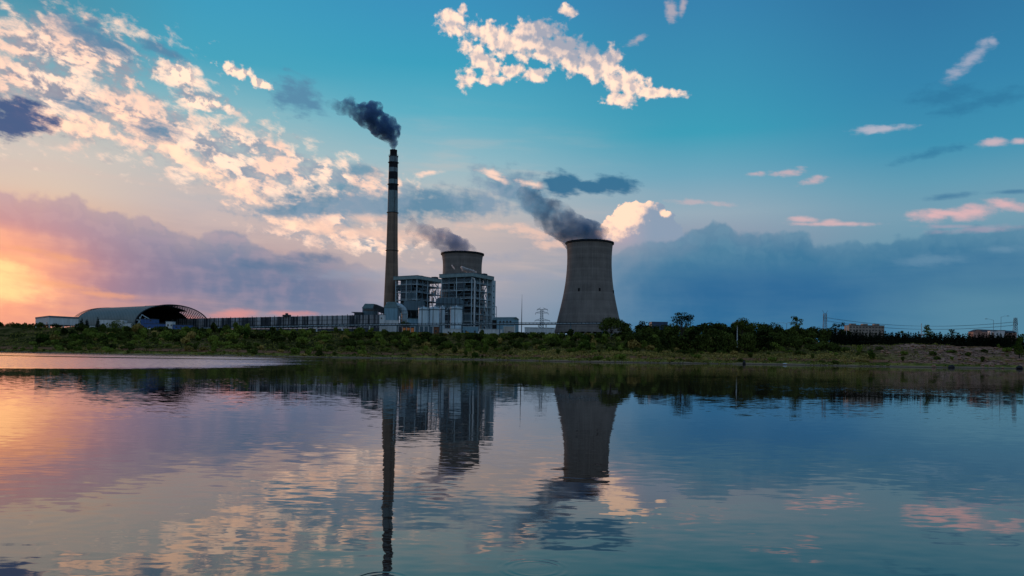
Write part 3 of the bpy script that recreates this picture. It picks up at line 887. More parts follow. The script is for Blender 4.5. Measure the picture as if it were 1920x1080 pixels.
# ---- boiler houses: open steel frame under a thick roof slab, seen over a corner
def boiler_house(px, py_roof, Y, L1, L2, label, yaw=R(30), stair=True, levels=7, pipe=True):
    top = T(px, py_roof, Y)
    e1 = Vector((-math.cos(yaw), math.sin(yaw), 0)); e2 = Vector((math.sin(yaw), math.cos(yaw), 0))
    C = Vector((top.x, Y, 0))
    zt = top.z
    P = lambda a, b, z: C + e1 * a + e2 * b + Vector((0, 0, z))
    t = thing('boiler_house', label, 'boiler house', P(L1 / 2, L2 / 2, GZ))
    def slab(m, a0, a1, b0, b1, z0, z1):
        m.prism([P(a0, b0, 0), P(a1, b0, 0), P(a1, b1, 0), P(a0, b1, 0)][::-1], z0, z1)
    ov = 1.8
    m = MB(); slab(m, -ov, L1 + ov, -ov, L2 + ov, zt - 3.2, zt); rf = build(m, 'roof', M['roofpale'], t)
    m = MB(); slab(m, -ov - .15, L1 + ov + .15, -ov - .15, L2 + ov + .15, zt - .1, zt + .35); build(m, 'parapet', M['bluesteel'], rf)
    for (a, b, w_, h_) in ((L1 * .2, L2 * .3, 3.5, 1.5), (L1 * .1, L2 * .75, 5, 2.2), (L1 * .6, L2 * .8, 4, 1.2)):
        m = MB(); slab(m, a - w_ / 2, a + w_ / 2, b - w_ / 2, b + w_ / 2, zt + .35, zt + h_); build(m, 'roof_vent', M['darksteel'], rf)
    zs = np.linspace(GZ + 7, zt - 8, levels)
    na, nb = 4, 5
    A = np.linspace(0, L1, na + 1); B = np.linspace(0, L2, nb + 1)
    for i, a in enumerate(A):
        for j, b in enumerate(B):
            if i in (0, na) or j in (0, nb):
                m = MB(); m.bar(P(a, b, GZ - .5), P(a, b, zt - 3.2), 0.75)
                build(m, 'column', M['lightsteel'] if (i + j) % 2 == 0 else M['bluesteel'], t)
    rr = random.Random(int(px))
    for k, z in enumerate(zs):
        m = MB(); slab(m, -.2, L1 + .2, -.2, L2 + .2, z - .5, z)
        build(m, 'floor_deck', M['lightsteel'], t)
        m = MB()
        for zz in (z + .6, z + 1.15):
            m.bar(P(-.3, -.3, zz), P(L1 + .3, -.3, zz), .11); m.bar(P(-.3, -.3, zz), P(-.3, L2 + .3, zz), .11)
        for q_ in np.linspace(0, L1, 18): m.bar(P(q_, -.3, z), P(q_, -.3, z + 1.15), .09)
        for q_ in np.linspace(0, L2, 18): m.bar(P(-.3, q_, z), P(-.3, q_, z + 1.15), .09)
        build(m, 'handrail', M['lightsteel'], t)
    # cross beams and braces in the open bays
    m = MB()
    zb = list(zs) + [zt - 3.2]
    for k in range(len(zb) - 1):
        for i in range(na):
            if rr.random() < 0.45:
                a, b_ = (A[i], A[i + 1]) if rr.random() < .5 else (A[i + 1], A[i])
                m.bar(P(a, -.1, zb[k]), P(b_, -.1, zb[k + 1]), .28)
        for j in range(nb):
            if rr.random() < 0.55:
                a, b_ = (B[j], B[j + 1]) if rr.random() < .5 else (B[j + 1], B[j])
                m.bar(P(-.1, a, zb[k]), P(-.1, b_, zb[k + 1]), .28)
        zm = (zb[k] + zb[k + 1]) / 2
        m.bar(P(0, 0, zm), P(L1, 0, zm), .35); 
        if k % 2: m.bar(P(0, 0, zm), P(0, L2, zm), .3)
    build(m, 'bracing', M['bluesteel'], t)
    # boiler body hung inside, with ducts
    m = MB(); slab(m, 4.5, L1 - 3, 5, L2 * .62, GZ + 10, zt - 4.5)
    lo = [P(4.5, 5, GZ + 10), P(L1 - 3, 5, GZ + 10), P(L1 - 3, L2 * .62, GZ + 10), P(4.5, L2 * .62, GZ + 10)][::-1]
    hp = [P(L1 * .4, L2 * .25, GZ + 3), P(L1 * .6, L2 * .25, GZ + 3), P(L1 * .6, L2 * .4, GZ + 3), P(L1 * .4, L2 * .4, GZ + 3)][::-1]
    build(m, 'boiler_body', M['darksteel'], t)
    m = MB(); m.frustum(hp, [p + Vector((0, 0, -.01)) for p in lo]); build(m, 'ash_hopper', M['darksteel'], t)
    # panels that close some bays
    for k in range(len(zb) - 1):
        for i in range(na):
            pr_ = .9 if k >= len(zb) - 2 else (.45 if i else .22)
            if rr.random() < pr_:
                m = MB(); z0 = zb[k] + (1.3 if rr.random() < .5 else .1); slab(m, A[i] + .4, A[i + 1] - .4, .25, .5, z0, zb[k + 1] - .6)
                build(m, 'cladding_panel', M['clad'] if rr.random() < .75 else M['bluesteel'], t)
        for j in range(nb - 1):
            pr_ = .30 if k >= len(zb) - 2 else .12
            if rr.random() < pr_:
                m = MB(); slab(m, .25, .5, B[j] + .4, B[j + 1] - .4, zb[k] + .1, zb[k + 1] - .6 - 2.0 * rr.random())
                build(m, 'cladding_panel', M['clad'], t)
    # machinery, vessels and pipes standing on the decks
    for k in range(len(zb) - 1):
        for _ in range(8):
            a = rr.uniform(1, 4); b_ = rr.uniform(2, L2 * .75)
            if rr.random() < .5: a, b_ = rr.uniform(2, L1 - 3), rr.uniform(1.2, 4)
            m = MB(); h = rr.uniform(1.5, 4.5); q_ = P(a, b_, zb[k])
            if rr.random() < .5: m.lathe([(.2, zb[k]), (1.0, zb[k]), (1.0, zb[k] + h), (.3, zb[k] + h + .4)], q_.x, q_.y, 10)
            else: m.box(q_.x, q_.y, zb[k], zb[k] + h, 2.4, 1.6, yaw)
            build(m, 'plant_vessel', M['darksteel'] if rr.random() < .6 else M['bluesteel'], t)
    for _ in range(7):
        m = MB(); a = rr.uniform(1, L1 - 1); k = rr.randrange(len(zb) - 2); b_ = rr.uniform(.6, 2.0); a2 = min(max(a + rr.uniform(-9, 9), 1), L1 - 1); zz = zb[k] + rr.uniform(2, 5)
        m.tube([P(a, b_, zb[k]), P(a, b_, zz), P(a2, b_, zz), P(a2, b_, zb[k + 2])], rr.uniform(.22, .5), 6)
        build(m, 'pipe_run', M['lightsteel'] if rr.random() < .6 else M['bluesteel'], t)
    for _ in range(6):
        m = MB(); a = rr.uniform(2, L2 * .8); k = rr.randrange(len(zb) - 2); b_ = rr.uniform(.6, 2.5); a2 = min(max(a + rr.uniform(-9, 9), 1), L2 - 2); zz = zb[k] + rr.uniform(2, 5)
        m.tube([P(b_, a, zb[k]), P(b_, a, zz), P(b_, a2, zz), P(b_, a2, zb[k + 2])], rr.uniform(.22, .5), 6)
        build(m, 'pipe_run', M['lightsteel'] if rr.random() < .5 else M['rust'], t)
    # zigzag stair flights on the right-hand face
    m = MB()
    for k in range(len(zb) - 1):
        q0, q1 = (L2 * .64, L2 * .80) if k % 2 else (L2 * .80, L2 * .64)
        m.bar(P(.4, q0, zb[k]), P(.4, q1, zb[k + 1] - .3), .35, .9)
        m.bar(P(.1, q0, zb[k] + 1.1), P(.1, q1, zb[k + 1] + .8), .12)
    build(m, 'stair_flights', M['lightsteel'], t)
    if pipe:
        m = MB(); m.tube([P(-1.0, 3.2, GZ), P(-1.0, 3.2, zt - 7), P(-.6, 2.6, zt - 5), P(.6, 1.4, zt - 4)], 0.75, 10); build(m, 'downpipe', M['white'], t)
    if stair:
        m = MB(); slab(m, -1.4, 5, L2 - .5, L2 + 5.5, GZ, zt - 3.3); st = build(m, 'stair_tower', M['lightsteel'], t)
        for z in np.arange(GZ + 5, zt - 6, 5.5):
            m = MB(); slab(m, -1.52, -1.38, L2 + 1.2, L2 + 2.6, z, z + 1.5); build(m, 'window', M['glass'], st)
    return t, P, zt


bh_r = boiler_house(885, 512, 680.0, 33.5, 34.0, 'nearer and larger open framed boiler house, in front of the half hidden cooling tower')
bh_l = boiler_house(782, 517, 725.0, 26.0, 44.0, 'open framed boiler house directly right of the chimney, lower of the two', stair=False, pipe=False)


def simple(name, label, cat, loc, group=None): return thing(name, label, cat, loc, group)


def pbox(m, px0, px1, py0, py1, Y, depth, yaw=0.0, z0=None):
    """upright block whose front, at depth Y, fills the photo rectangle"""
    a = T(px0, (py0 + py1) / 2, Y); b = T(px1, (py0 + py1) / 2, Y)
    zt = T((px0 + px1) / 2, py0, Y).z
    zb = T((px0 + px1) / 2, py1, Y).z if z0 is None else z0
    m.box((a.x + b.x) / 2, Y + depth / 2, zb, zt, b.x - a.x, depth, yaw)
    return Vector(((a.x + b.x) / 2, Y + depth / 2, zb)), b.x - a.x, zt


# ---- flue gas ducts, precipitator and fan houses round the chimney foot
def duct_house(px0, px1, pxt0, pxt1, py_t, py_e, py_b, Y, depth, label, body, name='fan_house'):
    a = T(px0, py_b, Y); b = T(px1, py_b, Y); ze = T((px0 + px1) / 2, py_e, Y).z; zt = T((px0 + px1) / 2, py_t, Y).z
    ta = T(pxt0, py_t, Y).x; tb = T(pxt1, py_t, Y).x
    t = thing(name, label, 'plant building', ((a.x + b.x) / 2, Y + depth / 2, GZ))
    m = MB(); m.box((a.x + b.x) / 2, Y + depth / 2, GZ, ze, b.x - a.x, depth); build(m, 'wall', body, t)
    e = .5
    lo = [(a.x - e, Y - e, ze), (b.x + e, Y - e, ze), (b.x + e, Y + depth + e, ze), (a.x - e, Y + depth + e, ze)]
    hi = [(ta, Y + depth * .25, zt), (tb, Y + depth * .25, zt), (tb, Y + depth * .75, zt), (ta, Y + depth * .75, zt)]
    m = MB(); m.frustum(lo, hi); build(m, 'roof', M['roofgrey'], t)
    return t, a.x, b.x, ze, zt


t, xa, xb, ze, zt = duct_house(720, 744.5, 726, 740, 565.5, 577, 606, 690, 12, 'pale blue plant building with hipped grey roof at the chimney foot', M['paleblue'])
for dx_ in (.18, .42, .66):
    m = MB(); m.box(xa + (xb - xa) * dx_, 689.9, GZ + 11, GZ + 12.6, 1.3, .3); build(m, 'window', M['glass'], t)
m = MB(); m.box(xa + 2.6, 688.6, GZ + 4.5, GZ + 5.0, 6, 2.6); m.box(xa + 2.0, 688.8, GZ + 5.0, GZ + 7.2, 1.6, 1.8); m.box(xa + 4.2, 688.8, GZ + 5, GZ + 8.2, .8, .8)
build(m, 'fan_platform', M['darksteel'], t)
t, xa, xb, ze, zt = duct_house(679, 704, 683, 699, 569, 578, 606, 700, 12, 'dark building with faceted roof standing left of the chimney foot behind the wind fence', M['bluesteel'], 'transfer_house')
m = MB(); m.box((xa + xb) / 2, 699.85, ze - 2.3, ze - .9, xb - xa - 2, .4); build(m, 'window_band', M['glass'], t)

# slanting conveyor gallery from the transfer house to the chimney side
g0 = T(702, 575.5, 698); g1 = T(721, 583, 694)
t = thing('coal_conveyor', 'short dark sloping conveyor gallery between faceted roof building and chimney', 'conveyor', (g0.x, 698, GZ))
m = MB(); m.bar(g0, g1, 4.0, 5.5); gl = build(m, 'gallery', M['roofdark'], t)
m = MB()
for f_ in np.linspace(0.02, .98, 9):
    p = g0.lerp(g1, f_); m.bar(p + Vector((0, -2.3, -2.9)), p + Vector((0, -2.3, 2.9)), .35)
for f_ in np.linspace(0.02, .86, 8):
    p = g0.lerp(g1, f_); p2 = g0.lerp(g1, f_ + .12); m.bar(p + Vector((0, -2.3, -2.9)), p2 + Vector((0, -2.3, 2.9)), .28)
build(m, 'truss', M['darksteel'], t)
for f_ in (.3, .8):
    p = g0.lerp(g1, f_); m = MB(); m.bar((p.x - 1, p.y, GZ), (p.x - 1, p.y, p.z - 2.5), .6); m.bar((p.x + 1, p.y, GZ), (p.x + 1, p.y, p.z - 2.5), .6); build(m, 'trestle_leg', M['darksteel'], t)

# small conveyor head left of the faceted roof
m = MB(); c0, wd_, zt_ = pbox(m, 664, 679, 586, 592, 694, 9, z0=GZ + 14)
t = thing('conveyor_cabin', 'low dark conveyor head house poking above right end of the wind fence', 'conveyor', (c0.x, c0.y, GZ))
build(m, 'housing', M['darksteel'], t); m = MB(); m.box(c0.x - 1, c0.y, zt_, zt_ + .5, wd_ + 3, 10); build(m, 'roof', M['bluesteel'], t)
for dx_ in (-2.6, 2.6):
    m = MB(); m.bar((c0.x + dx_, c0.y, GZ), (c0.x + dx_, c0.y, GZ + 14), .7); build(m, 'trestle_leg', M['darksteel'], t)

# white elbow duct right of the chimney foot
e0 = T(741, 573, 700); e1 = T(759, 589, 700)
t = thing('elbow_duct', 'fat pale grey duct bending down in a quarter circle right of the chimney', 'duct', (e1.x, 700, GZ))
pts = []
for k in range(13):
    a = R(90 - 90 * k / 12)
    pts.append((e0.x + (e1.x - e0.x) * math.cos(a), 700, e1.z + (e0.z - e1.z) * math.sin(a)))
m = MB(); m.tube([(e0.x - 8, 700, e0.z)] + pts + [(e1.x, 700, GZ + 4)], 2.9, 16); build(m, 'duct_pipe', M['lightsteel'], t, smooth=True)
m = MB()
for p in pts[::3]: m.lathe([(3.0, p[2] - .2), (3.25, p[2] - .2), (3.25, p[2] + .2), (3.0, p[2] + .2)], p[0], 700, 16)
build(m, 'flange', M['bluesteel'], t)
# steel portal in front
m = MB()
a = T(750, 606, 692); b = T(763.5, 606, 692); zt_ = T(757, 587.5, 692).z
for x_ in (a.x, b.x): m.bar((x_, 692, GZ), (x_, 692, zt_), .55)
m.bar((a.x, 692, zt_), (b.x, 692, zt_), .55); m.bar((a.x, 692, zt_ - 5), (b.x, 692, zt_ - 5), .4)
tag(build(m, 'pipe_portal', M['lightsteel'], None, (a.x, 692, GZ)), 'pale steel portal frame standing in front of the elbow duct', 'steel frame')

# dark precipitator with hoppers, in front of the left boiler house
t = thing('dust_precipitator', 'big dark box with sloped hoppers between elbow duct and white tanks', 'precipitator', (T(777, 600, 705).x, 712, GZ))
m = MB(); a = T(757, 565, 705); b = T(794, 565, 705); zt_ = T(775, 564, 705).z; zm = T(775, 581.5, 705).z
m.box((a.x + b.x) / 2, 713, zm, zt_, b.x - a.x, 16); build(m, 'casing', M['bluesteel'], t)
for k in range(3):
    x0 = a.x + (b.x - a.x) * k / 3; x1 = a.x + (b.x - a.x) * (k + 1) / 3; xm = (x0 + x1) / 2
    m = MB(); m.frustum([(xm - .8, 711, zm - 7), (xm + .8, 711, zm - 7), (xm + .8, 715, zm - 7), (xm - .8, 715, zm - 7)], [(x0, 705.2, zm - .02), (x1, 705.2, zm - .02), (x1, 721, zm - .02), (x0, 721, zm - .02)])
    build(m, 'hopper', M['darksteel'], t)
for k in range(4):
    x0 = a.x + .6 + (b.x - a.x - 1.2) * k / 3
    m = MB(); m.bar((x0, 706, GZ), (x0, 706, zm), .8); m.bar((x0, 720, GZ), (x0, 720, zm), .8); build(m, 'support_leg', M['darksteel'], t)

# rounded big duct above the tanks
t = thing('flue_duct', 'long grey duct with rounded ends lying above the white tanks', 'duct', (T(843, 600, 672).x, 676, GZ))
a = T(817, 566, 672); b = T(868, 566, 672); zt_ = T(843, 558.5, 672).z; zb_ = T(843, 577, 672).z
rr_ = (zt_ - zb_) / 2 * .8
poly = []
w_ = b.x - a.x
for k in range(9):
    an = R(180 - 90 * k / 8); poly.append((a.x + rr_ + rr_ * math.cos(an), zt_ - rr_ + rr_ * math.sin(an)))
for k in range(9):
    an = R(90 - 90 * k / 8); poly.append((b.x - rr_ + rr_ * math.cos(an), zt_ - rr_ + rr_ * math.sin(an)))
poly += [(b.x, zb_), (a.x, zb_)]
n = len(poly)
m = MB(); m.add([(p[0], 672, p[1]) for p in poly] + [(p[0], 680, p[1]) for p in poly], [tuple(range(n))[::-1], tuple(range(n, 2 * n))] + [(i, (i + 1) % n, n + (i + 1) % n, n + i) for i in range(n)])
build(m, 'duct_pipe', M['bluesteel'], t)
m = MB()
for k in range(6):
    x_ = a.x + 3 + (w_ - 6) * k / 5; m.box(x_, 671.8, zb_, zt_ - .6, .35, .4)
m.box((a.x + b.x) / 2, 671.7, zb_ + 3.2, zb_ + 3.6, w_, .5)
build(m, 'stiffener', M['darksteel'], t)
for k in range(5):
    x_ = a.x + 1 + (w_ - 2) * k / 4
    m = MB(); m.bar((x_, 674, GZ), (x_, 674, zb_), .6); build(m, 'support_leg', M['darksteel'], t)
m = MB(); rr2 = random.Random(4)
for k in range(16):
    x_ = a.x + w_ * rr2.random(); z_ = zb_ - rr2.uniform(.5, 6)
    m.bar((x_, 671, z_), (x_ + rr2.uniform(-7, 7), 671 + rr2.uniform(0, 3), z_ + rr2.choice([0, 0, 2.0])), rr2.uniform(.25, .6))
build(m, 'pipework', M['lightsteel'], t)

# tanks
for (x0, x1, yt, yb, Yt, lab) in ((784, 804.5, 578, 606.5, 640, 'white storage tank with vertical seam, leftmost of the tanks before the boiler house'),
                                  (805, 824, 577.5, 606.5, 640, 'white storage tank with dark collar band, second of the tanks from the chimney'),
                                  (825, 834, 577, 606.5, 646, 'slim white storage tank squeezed between two fat ones'),
                                  (844, 866.5, 576.5, 606.5, 642, 'cleanest and widest white storage tank, right of a dark gap, before the boiler house')):
    a = T(x0, yb, Yt); b = T(x1, yb, Yt); r = (b.x - a.x) / 2; xc = (a.x + b.x) / 2; zt_ = T((x0 + x1) / 2, yt, Yt).z
    t = thing('storage_tank', lab, 'tank', (xc, Yt, GZ), 'white tanks in front of the boiler house')
    m = MB(); m.lathe([(r, GZ), (r, zt_)], xc, Yt, 32); build(m, 'shell', M['tank'], t, smooth=True)
    m = MB(); m.lathe([(r + .15, zt_), (r * .5, zt_ + .7), (.4, zt_ + 1.1), (.4, zt_ + 2.2), (.01, zt_ + 2.2)], xc, Yt, 32); build(m, 'roof', M['lightsteel'], t)
    m = MB(); m.lathe([(r + .05, zt_ - 2.0), (r + .2, zt_ - 2.0), (r + .2, zt_ - 1.1), (r + .05, zt_ - 1.1)], xc, Yt, 32); build(m, 'collar', M['bluesteel'], t)
    m = MB()
    for k in range(20):
        an = 2 * math.pi * k / 20; m.bar((xc + r * math.cos(an), Yt + r * math.sin(an), zt_), (xc + r * math.cos(an), Yt + r * math.sin(an), zt_ + 1.1), .08)
    m.lathe([(r - .05, zt_ + 1.05), (r + .05, zt_ + 1.05), (r + .05, zt_ + 1.15), (r - .05, zt_ + 1.15)], xc, Yt, 32)
    build(m, 'handrail', M['lightsteel'], t)
    m = MB(); an = R(-100); m.bar((xc + (r + .2) * math.cos(an), Yt + (r + .2) * math.sin(an), GZ), (xc + (r + .2) * math.cos(an), Yt + (r + .2) * math.sin(an), zt_ + .6), .35); build(m, 'ladder', M['darksteel'], t)

# low white block by the tanks and white house by the chimney
t = thing('switch_house', 'small white house with one dark window at the right end of the wind fence', 'house', (T(716, 607, 610).x, 612, GZ))
m = MB(); c0, wd_, zt_ = pbox(m, 711.5, 720.5, 590, 608, 610, 6, z0=GZ); build(m, 'wall', M['white'], t)
m = MB(); m.box(c0.x - .4, 609.9, zt_ - 3.6, zt_ - 2.3, .9, .25); build(m, 'window', M['glass'], t)
m = MB(); m.box(c0.x, c0.y, zt_, zt_ + .35, wd_ + .6, 6.6); build(m, 'roof', M['bluesteel'], t)
t = thing('yard_wall', 'low white wall running from the white house towards the tanks', 'wall', (T(735, 607, 614).x, 614, GZ))
m = MB(); c0, wd_, zt_ = pbox(m, 721, 747, 600.5, 608, 614, .6, z0=GZ); build(m, 'wall', M['white'], t); m = MB(); m.box(c0.x, c0.y, zt_, zt_ + .25, wd_ + .2, .9); build(m, 'coping', M['lightsteel'], t)
t = thing('pump_building', 'low pale blue building left of the white tanks', 'building', (T(774, 607, 650).x, 652, GZ))
m = MB(); c0, wd_, zt_ = pbox(m, 764, 784, 597.5, 608, 650, 8, z0=GZ); build(m, 'wall', M['paleblue'], t); m = MB(); m.box(c0.x, c0.y, zt_, zt_ + .4, wd_ + .6, 9); build(m, 'roof', M['roofgrey'], t)

# steel portal, grey hall and mast on the right of the boiler house
m = MB(); a = T(922.5, 575, 690); b = T(931, 575, 690)
m.bar((b.x, 690, GZ), (b.x, 690, a.z), .5); m.bar((a.x, 690, a.z), (b.x, 690, a.z), .5); z2 = T(926, 589, 690).z; m.bar((a.x, 690, z2), (b.x, 690, z2), .4)
tag(build(m, 'pipe_gallows', M['bluesteel'], None, (b.x, 690, GZ)), 'thin steel pipe gallows sticking out right of the stair tower', 'steel frame')
t = thing('grey_hall', 'grey gabled hall right of the boiler house stair tower', 'building', (T(944, 607, 660).x, 668, GZ))
a = T(926, 607, 660); b = T(970, 607, 660); zr = T(946, 593.5, 660).z; ze = T(946, 597.5, 660).z
yw = R(-24)
m = MB(); w_ = (b.x - a.x); xc = (a.x + b.x) / 2
m.box(xc, 669, GZ, ze, w_ * .93, 14, yw); build(m, 'wall', M['paleblue'], t)
def rot(x, y): return (xc + x * math.cos(yw) - y * math.sin(yw), 669 + x * math.sin(yw) + y * math.cos(yw))
hw = w_ * .93 / 2 + .5
m = MB(); P6 = [rot(-hw, -7.5) + (ze,), rot(hw, -7.5) + (ze,), rot(hw, 7.5) + (ze,), rot(-hw, 7.5) + (ze,), rot(-hw, 0) + (zr,), rot(hw, 0) + (zr,)]
m.add(P6, [(3, 2, 1, 0), (0, 1, 5, 4), (2, 3, 4, 5), (1, 2, 5), (3, 0, 4)]); build(m, 'roof', M['roofgrey'], t)
p_ = rot(-hw + 2.3, -7.1); m = MB(); m.box(p_[0], p_[1], GZ, ze - 1, 4.2, .4, yw); build(m, 'doorway', M['black'], t)
for k in range(4):
    p_ = rot(-hw + 8 + k * 3.3, -7.06); m = MB(); m.box(p_[0], p_[1], ze - 3.2, ze - 1.8, 1.8, .2, yw); build(m, 'window', M['glass'], t)
a = T(978, 607, 700); zt_ = T(978, 552, 700).z
m = MB(); m.tube([(a.x, 700, GZ), (a.x, 700, (GZ + zt_) / 2), (a.x, 700, zt_)], [.55, .38, .08], 6)
tag(build(m, 'lightning_mast', M['darksteel'], None, (a.x, 700, GZ)), 'slender pointed lightning mast between the grey hall and the lattice pylon', 'mast')


# ---- lattice pylons
def pylon(px, py_top, Y, zb, arms, wtop, wbase, label, name='transmission_tower', horns=False):
    top = T(px, py_top, Y)
    x0 = top.x
    t = thing(name, label, 'pylon', (x0, Y, zb), 'lattice pylons')
    H = top.z - zb
    def half(z):
        f_ = (z - zb) / H
        return (wbase + (wtop - wbase) * min(f_ / .8, 1) ** .8) / 2
    zs = list(np.linspace(zb - .5, top.z, 14))
    th = (0.32 if px < 1200 else .20) * Y / 700
    m = MB()
    for i in range(len(zs) - 1):
        h0, h1 = half(zs[i]), half(zs[i + 1])
        cn = [(-1, -1), (1, -1), (1, 1), (-1, 1)]
        for k in range(4):
            A_ = Vector((x0 + cn[k][0] * h0, Y + cn[k][1] * h0, zs[i])); B_ = Vector((x0 + cn[k][0] * h1, Y + cn[k][1] * h1, zs[i + 1]))
            A2 = Vector((x0 + cn[(k + 1) % 4][0] * h0, Y + cn[(k + 1) % 4][1] * h0, zs[i])); B2 = Vector((x0 + cn[(k + 1) % 4][0] * h1, Y + cn[(k + 1) % 4][1] * h1, zs[i + 1]))
            m.bar(A_, B2, th * .6); m.bar(A2, B_, th * .6); m.bar(B_, B2, th * .6)
    for cx_, cy_ in ((-1, -1), (1, -1), (1, 1), (-1, 1)):
        m.tube([(x0 + cx_ * half(z), Y + cy_ * half(z), z) for z in zs], th * .6, 5)
    build(m, 'lattice_body', M['bluesteel'], t)
    tips = []
    for (pa0, pa1, pya) in arms:
        z = T(px, pya, Y).z; xa = T(pa0, pya, Y).x; xb = T(pa1, pya, Y).x; h = half(z)
        m = MB()
        for xe in (xa, xb):
            sg = 1 if xe > x0 else -1
            for yo in (-h, h):
                m.bar((x0 + sg * h, Y + yo, z), (xe, Y, z), th * .8); m.bar((x0 + sg * h, Y + yo, z + 1.6), (xe, Y, z + .1), th * .7)
            for f_ in (.3, .6):
                xx = x0 + sg * h + (xe - x0 - sg * h) * f_; m.bar((xx, Y, z), (xx, Y, z + 1.5 * (1 - f_)), th * .6)
            tips.append(Vector((xe, Y, z - 1.6)))
        cr = build(m, 'crossarm', M['bluesteel'], t)
        m = MB()
        for xe in (xa, xb): m.tube([(xe, Y, z), (xe, Y, z - 1.6)], .16 * Y / 700, 6)
        build(m, 'insulator', M['darksteel'], cr)
    if horns:
        h = half(top.z); m = MB()
        for sg in (-1, 1): m.bar((x0 + sg * h * .6, Y, top.z), (x0 + sg * (h + 1.4), Y, top.z + 3.0), th)
        build(m, 'horn', M['bluesteel'], t)
    return tips


pylon(1016, 580, 690, GZ, [(1007, 1027, 580.5), (1004, 1028, 587), (1003, 1031, 601)], 2.2, 5.0, 'lattice pylon with three pairs of crossarms between the mast and the cooling tower')
TP1 = pylon(1547, 588, 720, 18, [(1544, 1550, 592), (1543.5, 1550.5, 598)], 2.4, 5.0, 'far lattice pylon with forked top rising over the dark trees on the right', horns=True)
TP2 = pylon(1904, 596, 640, 17, [(1900.5, 1907.5, 600), (1900, 1908, 606)], 1.8, 5.5, 'far lattice pylon behind the farmhouse roof at the right edge')
for k, (i, lab) in enumerate(((0, 'uppermost left of the thin power cables strung between the two right pylons'), (1, 'upper far cable strung between the two right pylons'), (2, 'lowest of the cables strung between the two right pylons'), (3, 'lower far cable strung between the two right pylons'))):
    A_, B_ = TP1[i], TP2[i]
    pts = [A_.lerp(B_, f_) + Vector((0, 0, -14.0 * (1 - (2 * f_ - 1) ** 2) * .42)) for f_ in np.linspace(0, 1, 25)]
    m = MB(); m.tube(pts, .085, 5)
    tag(build(m, 'power_cable', M['wire'], None, A_), lab, 'cable', 'power cables over the trees')

# ---- wind fence round the coal yard: long corrugated wall on posts
A_ = T(322, 598, 742); B_ = T(712, 590, 612)
d_ = Vector((B_.x - A_.x, B_.y - A_.y, 0)); Ln = d_.length; d_.normalize(); nrm_ = Vector((d_.y, -d_.x, 0))
t = thing('wind_fence', 'very long corrugated blue grey wind fence round the coal yard', 'fence', ((A_.x + B_.x) / 2, (A_.y + B_.y) / 2, GZ))
ztop_ = lambda f_: A_.z + (B_.z - A_.z) * f_
NP = 46
for k in range(NP):
    f0, f1 = k / NP, (k + 1) / NP
    p0 = Vector((A_.x, A_.y, 0)) + d_ * Ln * f0; p1 = Vector((A_.x, A_.y, 0)) + d_ * Ln * (f1 - .0015)
    m = MB()
    q0, q1 = p0 + nrm_ * -.15, p1 + nrm_ * -.15
    jit = 0.0
    m.prism([p0, p1, q1, q0], [GZ + 4.6] * 4, [ztop_(f0), ztop_(f1), ztop_(f1), ztop_(f0)])
    build(m, 'fence_panel', M['net'], t)
m = MB()
for k in range(NP + 1):
    f_ = k / NP; p = Vector((A_.x, A_.y, 0)) + d_ * Ln * f_ + nrm_ * .35
    m.bar((p.x, p.y, GZ), (p.x, p.y, ztop_(f_) + (.9 if k % 5 == 0 else .25)), .42)
build(m, 'post', M['darksteel'], t)
m = MB()
p0 = Vector((A_.x, A_.y, 0)); p1 = p0 + d_ * Ln
m.prism([p0 + nrm_ * .1, p1 + nrm_ * .1, p1 - nrm_ * .5, p0 - nrm_ * .5], GZ - 1, GZ + 4.4)
build(m, 'plinth_wall', M['roofdark'], t)
m = MB()
for zz in (.33, .66): m.bar(p0 + nrm_ * .3 + Vector((0, 0, GZ + 4.6 + (A_.z - GZ - 4.6) * zz)), p1 + nrm_ * .3 + Vector((0, 0, GZ + 4.6 + (B_.z - GZ - 4.6) * zz)), .2)
build(m, 'rail', M['darksteel'], t)
fc = p0 + d_ * Ln * .60
m = MB(); m.box(fc.x, fc.y, ztop_(.6), ztop_(.6) + 1.6, 6.5, 4, math.atan2(d_.y, d_.x)); m.box(fc.x, fc.y, ztop_(.6) + 1.6, ztop_(.6) + 3, 2, 2)
build(m, 'spray_cabin', M['darksteel'], t)

# ---- arched coal shed: barrel vault, sheeted, with a bare lattice on the open end's far side
Cx, Cy = -317.5, 700.0
sv = Vector((20.8, 31.2, 0)) ; hs = sv.length; sv.normalize()
av = Vector((-.832, .555, 0)); LL = 112.0
zw = GZ + 5.5; HV = 46.0 - zw
def V_(th, l, dr=0.0):
    """point of the vault: th 0 (left foot) .. pi (right foot), l metres along the axis from the open end"""
    return Vector((Cx, Cy, 0)) + sv * (-(hs + dr) * math.cos(th)) + av * l + Vector((0, 0, zw + (HV + dr) * math.sin(th) ** .92))
t = thing('coal_shed', 'huge arched coal shed with grey roof, open dark end and bare lattice on its right', 'shed', (Cx, Cy, GZ))
NT, NL = 40, 14
def patch(th0, th1, l0, l1, th_mat, name, m_):
    m = MB(); vs = []; fs2 = []
    a = np.linspace(th0, th1, NT + 1); b_ = np.linspace(l0, l1, NL + 1)
    for dr in (0, -.5):
        for x_ in a:
            for y_ in b_: vs.append(V_(x_, y_, dr))
    n = (NT + 1) * (NL + 1)
    for i in range(NT):
        for j in range(NL):
            k = i * (NL + 1) + j; fs2.append((k, k + 1, k + NL + 2, k + NL + 1)); fs2.append((n + k, n + k + NL + 1, n + k + NL + 2, n + k + 1))
    for i in range(NT):
        for j in (0, NL):
            k = i * (NL + 1) + j; fs2.append((k, k + NL + 1, n + k + NL + 1, n + k))
    for j in range(NL):
        for i in (0, NT):
            k = i * (NL + 1) + j; fs2.append((k, n + k, n + k + 1, k + 1))
    m.add(vs, fs2); return build(m, name, m_, t, smooth=False)
